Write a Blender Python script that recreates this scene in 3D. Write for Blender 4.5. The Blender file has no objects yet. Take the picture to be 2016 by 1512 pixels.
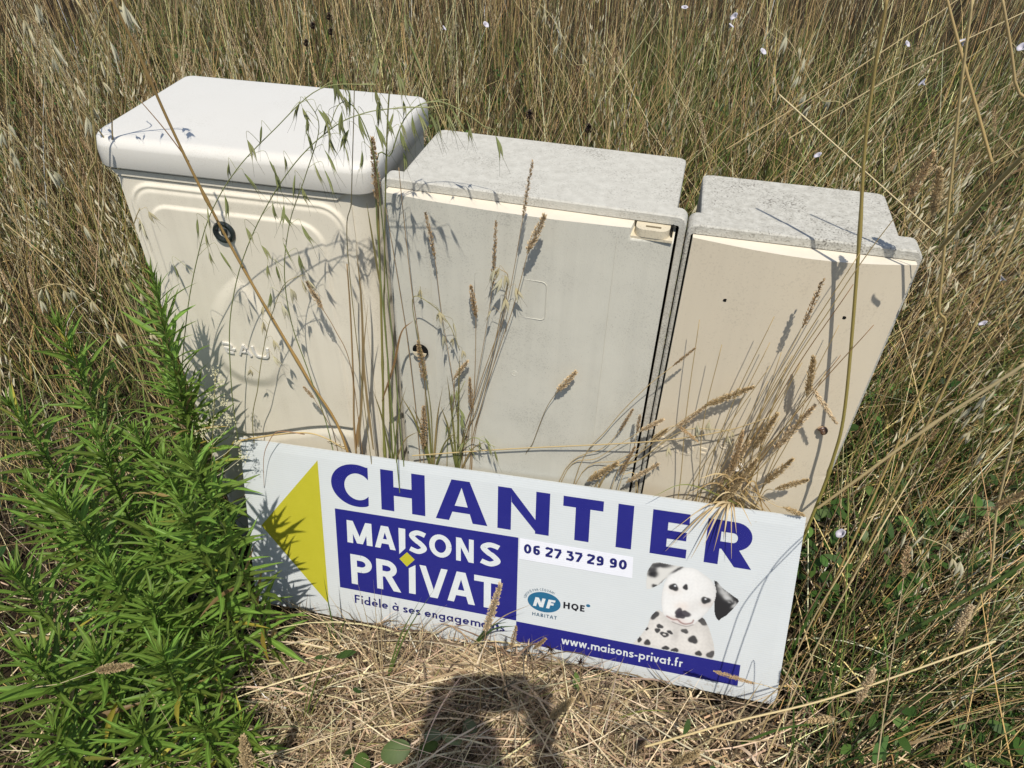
import bpy, bmesh, math, random
import numpy as np
from math import sin, cos, pi, radians, degrees, sqrt
from mathutils import Vector, Matrix, Euler

random.seed(7)
rng = np.random.default_rng(11)
SC = bpy.context.scene
COL = SC.collection

# ------------------------------------------------------------------ camera
CAM = np.array([0.4824, -1.0703, 0.5367 + 1.055])
PITCH, YAW, ROLL, FPX = 0.7002, 0.2311, 0.0265, 1481.3
def rz(a): return np.array([[cos(a), -sin(a), 0], [sin(a), cos(a), 0], [0, 0, 1.0]])
def rx(a): return np.array([[1.0, 0, 0], [0, cos(a), -sin(a)], [0, sin(a), cos(a)]])
RC = rz(YAW) @ rx(-PITCH)
cam_d = bpy.data.cameras.new('camera')
cam = bpy.data.objects.new('camera', cam_d); COL.objects.link(cam)
right = RC @ np.array([cos(ROLL), 0, sin(ROLL)])
upv = RC @ np.array([-sin(ROLL), 0, cos(ROLL)])
fwd = RC @ np.array([0, 1.0, 0])
mw = Matrix.Identity(4)
for i in range(3):
    mw[i][0], mw[i][1], mw[i][2], mw[i][3] = right[i], upv[i], -fwd[i], CAM[i]
cam.matrix_world = mw
cam_d.sensor_width = 36.0
cam_d.lens = FPX / 2016 * 36.0
cam_d.clip_start = 0.02
cam_d.clip_end = 400
SC.camera = cam

# ------------------------------------------------------------------ light
SUN_EL, SUN_AZ = radians(61.3), radians(180 - 18.25)      # azimuth of the sun, from +Y towards +X
w = bpy.data.worlds.new('World'); SC.world = w; w.use_nodes = True
nt = w.node_tree
sky = nt.nodes.new('ShaderNodeTexSky'); sky.sky_type = 'NISHITA'; sky.sun_disc = False
sky.sun_elevation = SUN_EL; sky.sun_rotation = SUN_AZ
bgn = nt.nodes['Background']; bgn.inputs['Strength'].default_value = 0.098
nt.links.new(sky.outputs[0], bgn.inputs[0])
sl = bpy.data.lights.new('sun', 'SUN'); sl.energy = 3.95; sl.angle = radians(0.5); sl.color = (1.0, 0.945, 0.85)
so = bpy.data.objects.new('sun', sl); COL.objects.link(so)
to_sun = Vector((sin(SUN_AZ) * cos(SUN_EL), cos(SUN_AZ) * cos(SUN_EL), sin(SUN_EL)))
so.rotation_euler = (-to_sun).to_track_quat('-Z', 'Y').to_euler()
so.location = (2, -3, 6)
SC.view_settings.view_transform = 'Standard'; SC.view_settings.look = 'None'
SC.view_settings.exposure = 0.22; SC.view_settings.gamma = 1.0
SC.view_settings.use_curve_mapping = False
SC.cycles.max_bounces = 6; SC.cycles.transparent_max_bounces = 6

# ------------------------------------------------------------------ helpers
def ray(u, v):
    a = (u - 1008) / FPX; b = (v - 756) / FPX
    A = a * cos(ROLL) + b * sin(ROLL); B = -a * sin(ROLL) + b * cos(ROLL)
    d = RC @ np.array([A, 1.0, -B]); return d / np.linalg.norm(d)
def PY(u, v, y):            # a place in the scene: where the sight line meets the upright plane at depth y
    d = ray(u, v); return CAM + d * ((y - CAM[1]) / d[1])
def PZ(u, v, z):            # ... or the level plane at height z
    d = ray(u, v); return CAM + d * ((z - CAM[2]) / d[2])

def tag(o, label=None, cat=None, group=None, kind=None):
    if label: o['label'] = label
    if cat: o['category'] = cat
    if group: o['group'] = group
    if kind: o['kind'] = kind
    return o
def empty(name, loc, label=None, cat=None, group=None, rot=None):
    o = bpy.data.objects.new(name, None); COL.objects.link(o); o.location = tuple(loc)
    o.empty_display_size = 0.05
    if rot is not None: o.rotation_euler = rot
    return tag(o, label, cat, group, 'thing')
def link(name, me, parent=None, mat=None):
    o = bpy.data.objects.new(name, me); COL.objects.link(o)
    if mat is not None and not me.materials: me.materials.append(mat)
    if parent is not None: o.parent = parent
    return o
def mesh_np(name, V, F, mat=None, cols=None, smooth=False):
    """V (n,3) array, F (m,k) array of equal polygons, or a list of lists."""
    me = bpy.data.meshes.new(name)
    V = np.asarray(V, dtype=np.float32)
    if isinstance(F, np.ndarray):
        m, k = F.shape
        me.vertices.add(len(V)); me.vertices.foreach_set('co', V.ravel())
        me.loops.add(m * k); me.loops.foreach_set('vertex_index', F.astype(np.int32).ravel())
        me.polygons.add(m); me.polygons.foreach_set('loop_start', np.arange(0, m * k, k, dtype=np.int32))
        me.update(calc_edges=True)
    else:
        me.from_pydata([tuple(map(float, v)) for v in V], [], [list(map(int, f)) for f in F]); me.update()
    if cols is not None:
        at = me.color_attributes.new('col', 'FLOAT_COLOR', 'POINT')
        c = np.ones((len(V), 4), dtype=np.float32); c[:, :3] = cols
        at.data.foreach_set('color', c.ravel())
    if smooth:
        me.polygons.foreach_set('use_smooth', np.ones(len(me.polygons), dtype=bool))
    if mat is not None: me.materials.append(mat)
    return me
class MB:
    """collects polygons of one part"""
    def __init__(s): s.v = []; s.f = []; s.c = []
    def add(s, V, F, col=None):
        o = len(s.v); s.v.extend([tuple(map(float, p)) for p in V]); s.f.extend([[i + o for i in f] for f in F])
        s.c.extend([col if col is not None else (1, 1, 1)] * len(V))
    def mesh(s, name, mat, smooth=False, cols=False):
        return mesh_np(name, s.v, s.f, mat, np.array(s.c) if cols else None, smooth)
def loft(contours, cap0=False, cap1=False):
    n = len(contours[0]); V = [p for c in contours for p in c]; F = []
    for k in range(len(contours) - 1):
        for i in range(n):
            j = (i + 1) % n
            F.append([k * n + i, k * n + j, (k + 1) * n + j, (k + 1) * n + i])
    if cap0: F.append(list(range(n))[::-1])
    if cap1: F.append([(len(contours) - 1) * n + i for i in range(n)])
    return V, F
def rrect(x0, x1, y0, y1, r, n=6):
    """rounded rectangle, r = one radius or four (x0y0, x1y0, x1y1, x0y1)"""
    if not isinstance(r, (tuple, list)): r = (r,) * 4
    pts = []
    for (cx, cy, a0), q in zip(((x0, y0, pi), (x1, y0, 1.5 * pi), (x1, y1, 0), (x0, y1, .5 * pi)), r):
        sx = 1 if cx == x0 else -1; sy = 1 if cy == y0 else -1
        for i in range(n + 1):
            a = a0 + .5 * pi * i / n
            pts.append((cx + sx * q + q * cos(a), cy + sy * q + q * sin(a)))
    return pts
def box(x0, x1, y0, y1, z0, z1):
    V = [(x, y, z) for z in (z0, z1) for (x, y) in ((x0, y0), (x1, y0), (x1, y1), (x0, y1))]
    F = [[3, 2, 1, 0], [4, 5, 6, 7], [0, 1, 5, 4], [1, 2, 6, 5], [2, 3, 7, 6], [3, 0, 4, 7]]
    return V, F
def catmull(P, n=8):
    P = [np.asarray(p, float) for p in P]
    if len(P) < 3:
        return [P[0] + (P[-1] - P[0]) * i / n for i in range(n + 1)]
    Q = [2 * P[0] - P[1]] + P + [2 * P[-1] - P[-2]]; out = []
    for k in range(1, len(Q) - 2):
        a, b, c, d = Q[k - 1], Q[k], Q[k + 1], Q[k + 2]
        for i in range(n):
            t = i / n
            out.append(.5 * (2 * b + (c - a) * t + (2 * a - 5 * b + 4 * c - d) * t * t + (3 * b - a - 3 * c + d) * t ** 3))
    out.append(P[-1]); return out
def tube(pts, r0, r1, sides=5, prof=None):
    P = np.array(pts); n = len(P); V = []; F = []
    T = np.gradient(P, axis=0); T /= np.linalg.norm(T, axis=1)[:, None] + 1e-12
    ref = np.array([0.3, 0.9, 0.1]); up = np.cross(T[0], ref); up /= np.linalg.norm(up)
    for i in range(n):
        up = up - T[i] * (up @ T[i]); up /= np.linalg.norm(up); b = np.cross(T[i], up)
        t = i / (n - 1); r = (r0 + (r1 - r0) * t) * (prof(t) if prof else 1)
        for s in range(sides):
            a = 2 * pi * s / sides
            V.append(P[i] + r * (cos(a) * up + sin(a) * b))
    for i in range(n - 1):
        for s in range(sides):
            q = (s + 1) % sides
            F.append([i * sides + s, i * sides + q, (i + 1) * sides + q, (i + 1) * sides + s])
    F.append([(n - 1) * sides + s for s in range(sides)])
    return V, F

# ------------------------------------------------------------------ materials
def lin(r, g, b):
    f = lambda c: c / 12.92 if c <= .04045 else ((c + .055) / 1.055) ** 2.4
    return tuple(f(x / 255) for x in (r, g, b))
def mat_new(name):
    m = bpy.data.materials.new(name); m.use_nodes = True
    return m, m.node_tree, m.node_tree.nodes['Principled BSDF']
def nd(nt, t, **kw):
    n = nt.nodes.new(t)
    for k, v in kw.items(): setattr(n, k, v)
    return n
def plastic(name, col, rough=.45, dirt=None, amount=.25, scale=6, bump=0.0, bscale=300, speck=0.0, speck_col=(.12, .11, .09), speck_scale=260, spec=.4, streak=0.0):
    m, t, b = mat_new(name)
    tc = nd(t, 'ShaderNodeTexCoord'); L = t.links.new
    out = None
    n1 = nd(t, 'ShaderNodeTexNoise'); n1.inputs['Scale'].default_value = scale; n1.inputs['Detail'].default_value = 6; n1.inputs['Roughness'].default_value = .65
    L(tc.outputs['Object'], n1.inputs['Vector'])
    r1 = nd(t, 'ShaderNodeMapRange'); r1.inputs[1].default_value = .35; r1.inputs[2].default_value = .75
    r1.inputs[3].default_value = 0; r1.inputs[4].default_value = amount
    L(n1.outputs['Fac'], r1.inputs[0])
    mx = nd(t, 'ShaderNodeMix', data_type='RGBA'); mx.inputs[6].default_value = (*col, 1); mx.inputs[7].default_value = (*(dirt or tuple(c * .7 for c in col)), 1)
    L(r1.outputs[0], mx.inputs[0]); out = mx.outputs[2]
    if speck > 0:
        n2 = nd(t, 'ShaderNodeTexNoise'); n2.inputs['Scale'].default_value = speck_scale; n2.inputs['Detail'].default_value = 3
        L(tc.outputs['Object'], n2.inputs['Vector'])
        n3 = nd(t, 'ShaderNodeTexNoise'); n3.inputs['Scale'].default_value = 7; n3.inputs['Detail'].default_value = 6; n3.inputs['Roughness'].default_value = .65
        L(tc.outputs['Object'], n3.inputs['Vector'])
        ad = nd(t, 'ShaderNodeMath', operation='MULTIPLY_ADD'); L(n3.outputs['Fac'], ad.inputs[0]); ad.inputs[1].default_value = .75; L(n2.outputs['Fac'], ad.inputs[2])
        r2 = nd(t, 'ShaderNodeMapRange'); r2.inputs[1].default_value = .94; r2.inputs[2].default_value = 1.14; r2.inputs[4].default_value = speck
        L(ad.outputs[0], r2.inputs[0])
        m2 = nd(t, 'ShaderNodeMix', data_type='RGBA'); L(r2.outputs[0], m2.inputs[0]); L(out, m2.inputs[6]); m2.inputs[7].default_value = (*speck_col, 1)
        out = m2.outputs[2]
    if streak > 0:                                  # rain streaks running down, and grime
        mp = nd(t, 'ShaderNodeMapping'); mp.inputs['Scale'].default_value = (46, 46, 2.2); L(tc.outputs['Object'], mp.inputs['Vector'])
        n5 = nd(t, 'ShaderNodeTexNoise'); n5.inputs['Scale'].default_value = 1.0; n5.inputs['Detail'].default_value = 5; L(mp.outputs[0], n5.inputs['Vector'])
        r5 = nd(t, 'ShaderNodeMapRange'); r5.inputs[1].default_value = .48; r5.inputs[2].default_value = .75; r5.inputs[4].default_value = streak; L(n5.outputs['Fac'], r5.inputs[0])
        m5 = nd(t, 'ShaderNodeMix', data_type='RGBA'); L(r5.outputs[0], m5.inputs[0]); L(out, m5.inputs[6]); m5.inputs[7].default_value = (*tuple(c * .62 for c in (dirt or col)), 1); out = m5.outputs[2]
    L(out, b.inputs['Base Color'])
    b.inputs['Roughness'].default_value = rough; b.inputs['Specular IOR Level'].default_value = spec
    if bump > 0:
        n4 = nd(t, 'ShaderNodeTexNoise'); n4.inputs['Scale'].default_value = bscale; n4.inputs['Detail'].default_value = 4
        L(tc.outputs['Object'], n4.inputs['Vector'])
        bp = nd(t, 'ShaderNodeBump'); bp.inputs['Strength'].default_value = bump; bp.inputs['Distance'].default_value = .002
        L(n4.outputs['Fac'], bp.inputs['Height']); L(bp.outputs[0], b.inputs['Normal'])
    return m
def leafy(name, transl=.3, rough=.5, rand=0.0, spec=.35, tint=(1, 1, 1)):
    """vertex colour 'col' is each blade's own colour; part of the light passes through"""
    m, t, b = mat_new(name); L = t.links.new
    at = nd(t, 'ShaderNodeAttribute', attribute_name='col')
    src = at.outputs['Color']
    if rand > 0:
        oi = nd(t, 'ShaderNodeObjectInfo')
        hs = nd(t, 'ShaderNodeHueSaturation')
        rr = nd(t, 'ShaderNodeMapRange'); rr.inputs[3].default_value = 1 - rand; rr.inputs[4].default_value = 1 + rand
        L(oi.outputs['Random'], rr.inputs[0]); L(rr.outputs[0], hs.inputs['Value'])
        rh = nd(t, 'ShaderNodeMapRange'); rh.inputs[3].default_value = .485; rh.inputs[4].default_value = .515
        L(oi.outputs['Random'], rh.inputs[0]); L(rh.outputs[0], hs.inputs['Hue'])
        L(src, hs.inputs['Color']); src = hs.outputs[0]
    tr = nd(t, 'ShaderNodeBsdfTranslucent'); ms = nd(t, 'ShaderNodeMixShader'); ms.inputs[0].default_value = transl
    L(src, b.inputs['Base Color']); L(src, tr.inputs['Color'])
    b.inputs['Roughness'].default_value = rough; b.inputs['Specular IOR Level'].default_value = spec
    out = t.nodes['Material Output']
    L(b.outputs[0], ms.inputs[1]); L(tr.outputs[0], ms.inputs[2]); L(ms.outputs[0], out.inputs[0])
    return m
def flat(name, col, rough=.5, spec=.3, metallic=0):
    m, t, b = mat_new(name); b.inputs['Base Color'].default_value = (*col, 1); b.inputs['Roughness'].default_value = rough
    b.inputs['Specular IOR Level'].default_value = spec; b.inputs['Metallic'].default_value = metallic
    return m

M_CREAM = plastic('cream_plastic', (.75, .695, .575), streak=.10, rough=.42, dirt=(.56, .50, .39), amount=.28, scale=3.5, speck=.25, speck_col=(.35, .31, .24), speck_scale=420)
M_LID = plastic('lid_plastic', (.62, .60, .55), rough=.36, dirt=(.56, .53, .47), amount=.3, scale=5, speck=.3, speck_col=(.4, .37, .3), speck_scale=420, bump=.05, bscale=500)
M_SMC = plastic('weathered_composite', (.52, .505, .45), rough=.8, dirt=(.36, .345, .30), amount=.7, scale=60, bump=.5, bscale=380, speck=.75, speck_col=(.20, .185, .155), speck_scale=330, spec=.2)
M_SMC2 = plastic('lichen_spotted_composite', (.51, .495, .44), rough=.85, dirt=(.28, .265, .225), amount=.75, scale=75, bump=.7, bscale=300, speck=.95, speck_col=(.11, .10, .085), speck_scale=300, spec=.15)
M_GREYDOOR = plastic('grey_weathered_door', (.61, .59, .505), streak=.14, rough=.7, dirt=(.49, .475, .41), amount=.6, scale=7, bump=.2, bscale=500, speck=.4, speck_col=(.22, .21, .18), speck_scale=420, spec=.25)
M_BEIGE = plastic('beige_door', (.68, .60, .46), streak=.08, rough=.42, dirt=(.60, .52, .40), amount=.35, scale=3, speck=.25, speck_col=(.3, .25, .18), speck_scale=300)
M_DARK = flat('black_gap', (.012, .012, .011), .8, .1)
M_LOCK = plastic('dark_lock', (.018, .024, .024), rough=.25, amount=.2, spec=.5)
M_HANDLE = plastic('cream_handle', (.62, .55, .41), rough=.5, dirt=(.42, .36, .25), amount=.4, scale=30, speck=.3, speck_scale=300)

M_DOOREDGE = plastic('cream_door_edge', (.72, .66, .54), rough=.45, dirt=(.6, .53, .42), amount=.4, scale=20)

# ------------------------------------------------------------------ ground
def ground_h(x, y):
    x = np.asarray(x, float); y = np.asarray(y, float)
    s = np.clip((x + .35) / 1.2, 0, 1); s = s * s * (3 - 2 * s)
    g = .085 * s
    heap = np.exp(-(((x - .25) / .38) ** 2 + ((y + .36) / .16) ** 2))
    g = g + .035 * heap
    g = g + .018 * np.sin(x * 5.1 + 1.3) * np.cos(y * 4.3) + .010 * np.sin(x * 13 + y * 9)
    return g - .02
def make_ground():
    xs = np.concatenate([[-80, -40, -20, -10], np.linspace(-6, 6, 150), [10, 20, 40, 80]])
    ys = np.concatenate([[-60, -30, -12, -5], np.linspace(-2.5, 9, 150), [14, 25, 50, 90, 140]])
    X, Y = np.meshgrid(xs, ys); Z = ground_h(X, Y)
    far = (np.abs(X) > 6) | (Y > 9) | (Y < -2.5)
    Z = np.where(far, Z * .3, Z)
    V = np.stack([X, Y, Z], -1).reshape(-1, 3); nx = len(xs); ny = len(ys)
    i = np.arange(nx - 1); j = np.arange(ny - 1); I, J = np.meshgrid(i, j); a = (J * nx + I).ravel()
    F = np.stack([a, a + 1, a + nx + 1, a + nx], -1)
    m, t, b = mat_new('shade_dark_soil'); L = t.links.new
    tc = nd(t, 'ShaderNodeTexCoord')
    n1 = nd(t, 'ShaderNodeTexNoise'); n1.inputs['Scale'].default_value = 45; n1.inputs['Detail'].default_value = 8; n1.inputs['Roughness'].default_value = .7
    L(tc.outputs['Object'], n1.inputs['Vector'])
    cr = nd(t, 'ShaderNodeValToRGB'); e = cr.color_ramp.elements
    e[0].position = .3; e[0].color = (.010, .0075, .005, 1); e[1].position = .75; e[1].color = (.05, .036, .02, 1)  # soil colour taken near black to stand for shade between the stems
    L(n1.outputs['Fac'], cr.inputs[0]); L(cr.outputs[0], b.inputs['Base Color']); b.inputs['Roughness'].default_value = .95; b.inputs['Specular IOR Level'].default_value = .1
    bp = nd(t, 'ShaderNodeBump'); bp.inputs['Strength'].default_value = .8; bp.inputs['Distance'].default_value = .01
    L(n1.outputs['Fac'], bp.inputs['Height']); L(bp.outputs[0], b.inputs['Normal'])
    o = link('ground', mesh_np('ground', V, F, m, smooth=True)); o['kind'] = 'structure'
make_ground()

# ------------------------------------------------------------------ stroke lettering (flat print and relief)
def g_line(x0, y0, x1, y1, w): 
    d = np.array([x1 - x0, y1 - y0], float); l = np.hypot(*d); n = np.array([-d[1], d[0]]) / l * w / 2
    a = np.array([x0, y0]); b = np.array([x1, y1]); return [[a + n, a - n, b - n, b + n]]
def g_dia(x0, y0, x1, y1, wh):      # slanted stroke with level ends
    h = wh / 2; return [[(x0 - h, y0), (x0 + h, y0), (x1 + h, y1), (x1 - h, y1)]]
def g_rib(pts, w):
    P = np.array(pts, float); T = np.gradient(P, axis=0); T /= np.hypot(T[:, 0], T[:, 1])[:, None] + 1e-9
    N = np.stack([-T[:, 1], T[:, 0]], -1) * w / 2; out = []
    for i in range(len(P) - 1): out.append([P[i] + N[i], P[i] - N[i], P[i + 1] - N[i + 1], P[i + 1] + N[i + 1]])
    return out
def arc(cx, cy, rx_, ry_, a0, a1, n=14):
    return [(cx + rx_ * cos(radians(a0 + (a1 - a0) * i / n)), cy + ry_ * sin(radians(a0 + (a1 - a0) * i / n))) for i in range(n + 1)]
def glyph(c, w):
    """strokes of a letter, cap height 1; returns (polygons, advance)"""
    h = w / 2; P = []; A = .8
    R = lambda *a: P.extend(g_rib(*a))
    Ln = lambda *a: P.extend(g_line(*a, w))
    D = lambda x0, y0, x1, y1, k=1.08: P.extend(g_dia(x0, y0, x1, y1, w * k))
    X = .62                       # x-height
    rb = X / 2
    if c == 'M':
        A = 1.02; Ln(.06 + h, 0, .06 + h + .01, 1); Ln(.96 - h, 0, .96 - h - .01, 1); D(.08 + h, 1, .51, .02, 1.02); D(.94 - h, 1, .51, .02, 1.02)
    elif c == 'A':
        A = .84; D(h * 1.1, 0, .42 - h * .35, 1); D(.84 - h * 1.1, 0, .42 + h * .35, 1); Ln(.2, .32, .64, .32)
    elif c == 'I': A = .38; Ln(.19, 0, .19, 1)
    elif c == 'S' or c == 's':
        k = 1 if c == 'S' else X; A = .66 if c == 'S' else .46
        hh = h
        pts = catmull([(A * .90, k * .86 - hh * .2), (A * .66, k - hh), (A * .40, k - hh), (A * .17, k * .75), (A * .42, k * .55), (A * .62, k * .46), (A * .84, k * .26), (A * .58, hh), (A * .34, hh), (A * .06, k * .15 + hh * .2)], 5)
        R(pts, w)
    elif c == 'O' or c == 'Q' or c == '0':
        A = .94 if c != '0' else .74; a = A / 2
        R(arc(a, .5, a - .05 - h, .5 - h, 0, 360, 28), w)
        if c == 'Q': Ln(.52, .28, .62, -.1)
    elif c == 'o': A = .66; R(arc(.33, rb, rb - h + .0, rb - h, 0, 360, 22), w)
    elif c == 'N': A = .92; Ln(.08 + h, 0, .08 + h, 1); Ln(.84 - h, 0, .84 - h, 1); D(.08 + h, 1, .84 - h, 0, 1.15)
    elif c in 'PRDB':
        A = {'P': .72, 'R': .80, 'D': .86, 'B': .76}[c]; Ln(.08 + h, 0, .08 + h, 1)
        if c in 'PR':
            b0 = .42 if c == 'P' else .44; rr = (1 - b0) / 2
            P.extend(g_line(.08 + w, 1 - h, .38, 1 - h, w)); P.extend(g_line(.08 + w, b0 + h, .38, b0 + h, w)); R(arc(.38, b0 + rr, .70 - .38 - h, rr - h, 90, -90), w)
            if c == 'R': D(.70, 0, .40, b0 + h, 1.25)
        elif c == 'D':
            P.extend(g_line(.08 + w, 1 - h, .36, 1 - h, w)); P.extend(g_line(.08 + w, h, .36, h, w)); R(arc(.36, .5, .8 - .36 - h, .5 - h, 90, -90), w)
        else:
            for y0, y1, xr in ((.5, 1, .64), (0, .5, .70)):
                rr = (y1 - y0) / 2; o = h * .0
                P.extend(g_line(.08 + w, y1 - h, .4, y1 - h, w)); P.extend(g_line(.08 + w, y0 + h, .4, y0 + h, w)); R(arc(.4, y0 + rr, xr - .4 - h + .02, rr - h, 90, -90), w)
    elif c == 'V' or c == 'v':
        k = 1 if c == 'V' else X; A = .86 if c == 'V' else .54; D(h, k, A / 2 - h * .2, 0); D(A - h, k, A / 2 + h * .2, 0)
    elif c == 'w': A = .84; D(h, X, .23, 0, 1); D(.42, X, .23, 0, 1); D(.42, X, .61, 0, 1); D(.84 - h, X, .61, 0, 1)
    elif c == 'T': A = .74; Ln(.02, 1 - h, .72, 1 - h); Ln(.37, 0, .37, 1 - w)
    elif c == 'H': A = .9; Ln(.08 + h, 0, .08 + h, 1); Ln(.82 - h, 0, .82 - h, 1); P.extend(g_line(.08 + w, .52, .82 - w, .52, w))
    elif c == 'E' or c == 'F':
        A = .66; Ln(.08 + h, 0, .08 + h, 1); P.extend(g_line(.08 + w, 1 - h, .60, 1 - h, w)); P.extend(g_line(.08 + w, .52, .55, .52, w))
        if c == 'E': P.extend(g_line(.08 + w, h, .60, h, w))
    elif c == 'L': A = .6; Ln(.08 + h, 0, .08 + h, 1); P.extend(g_line(.08 + w, h, .56, h, w))
    elif c == 'C': A = .86; R(arc(.47, .5, .42 - h, .5 - h, 50, 310, 20), w)
    elif c == 'U': A = .84; Ln(.08 + h, .4, .08 + h, 1); Ln(.76 - h, .4, .76 - h, 1); R(arc(.42, .4, .34 - h, .4 - h, 180, 360), w)
    elif c == 'i': A = .24; Ln(.12, 0, .12, X); P.extend(g_line(.12, .82, .12, .82 + w * 1.1, w * 1.1))
    elif c == 'l': A = .24; Ln(.12, 0, .12, 1.06)
    elif c in 'dagpq':
        A = .70
        cx = .33 if c != 'p' else .37; R(arc(cx, rb, rb - h, rb - h, 0, 360, 22), w)
        sx = .33 + rb - h if c != 'p' else .37 - rb + h
        if c == 'd': Ln(sx, 0, sx, 1.06)
        if c == 'a': Ln(sx, 0, sx, X)
        if c == 'g': Ln(sx, -.02, sx, X); R(arc(.33, -.02, rb - h, .26 - h, 0, -150), w)
        if c in 'pq': Ln(sx, -.34, sx, X)
    elif c == 'e': A = .66; R(arc(.33, rb, rb - h, rb - h, 0, 318, 20), w); Ln(.05, rb, .33 + rb - h * .6, rb)
    elif c in 'nmr':
        Ln(.06 + h, 0, .06 + h, X)
        if c == 'n': A = .58; R(arc(.29, X - .25, .23 - h, .25 - h, 180, 0), w); Ln(.52 - h, 0, .52 - h, X - .25)
        if c == 'm':
            A = .94
            for k in (0, 1):
                x0 = .06 + h + k * .37; R(arc(x0 + .185, X - .22, .185, .22 - h, 180, 0), w); Ln(x0 + .37, 0, x0 + .37, X - .22)
        if c == 'r': A = .38; R(arc(.27, X - .22, .21 - h, .22 - h, 180, 50), w)
    elif c == 't': A = .34; Ln(.17, 0, .17, .86); Ln(.02, X - h, .32, X - h)
    elif c == 'f': A = .36; Ln(.14, 0, .14, .84); R(arc(.30, .84, .16, .20 - h, 180, 80), w); Ln(.02, X - h, .30, X - h)
    elif c == '.': A = .26; Ln(.13, 0, .13, w * 1.15)
    elif c == '-': A = .36; Ln(.04, .30, .32, .30)
    elif c == ' ': A = .27
    elif c in '69':
        A = .72
        bowl = arc(.36, .33, .29 - h, .33 - h, 0, 360, 22); tail = catmull([(.60, .90), (.42, 1 - h), (.20, .80), (.07 + h, .50), (.07 + h, .33)], 5)
        if c == '9': bowl = [(.72 - x, 1 - y) for x, y in bowl]; tail = [(.72 - p[0], 1 - p[1]) for p in tail]
        R(bowl, w); R([tuple(p) for p in tail], w)
    elif c == '2':
        A = .68; R([tuple(p) for p in catmull([(.08, .78), (.18, .93), (.34, 1 - h), (.53, .88), (.54, .70), (.40, .48), (.10, .14)], 5)], w); Ln(.04, h, .62, h)
    elif c == '7': A = .66; Ln(.04, 1 - h, .62, 1 - h); D(.24, 0, .56, 1 - w, 1.1)
    elif c == '3':
        A = .68; Ln(.08, 1 - h, .56, 1 - h); D(.30, .56, .50, 1 - w, 1.1)
        R([tuple(p) for p in catmull([(.26, .58), (.44, .54), (.58, .34), (.46, .10), (.30, h), (.05, .14)], 5)], w)
    return P, A
ACC = {'è': ('e', -1), 'à': ('a', -1), 'é': ('e', 1), 'É': ('E', 1)}
def text_polys(s, w, track=0.0):
    out = []; x = 0
    for ch in s:
        base, acc = ACC.get(ch, (ch, 0))
        P, A = glyph(base, w)
        if acc:
            y = .74 if base.islower() else 1.1
            P = P + g_line(A / 2 - .10 * acc, y, A / 2 + .07 * acc, y + .2, w * .9)
        out.append([[(p[0] + x, p[1]) for p in q] for q in P]); x += A + track
    return out, x - track
def text_fit(s, w, x0, x1, y0, cap, track=0.0):
    """fit a word between x0 and x1 on baseline y0"""
    L_, W = text_polys(s, w, track); k = (x1 - x0) / W
    return [[[(x0 + p[0] * k, y0 + p[1] * cap) for p in q] for q in g] for g in L_]

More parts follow.
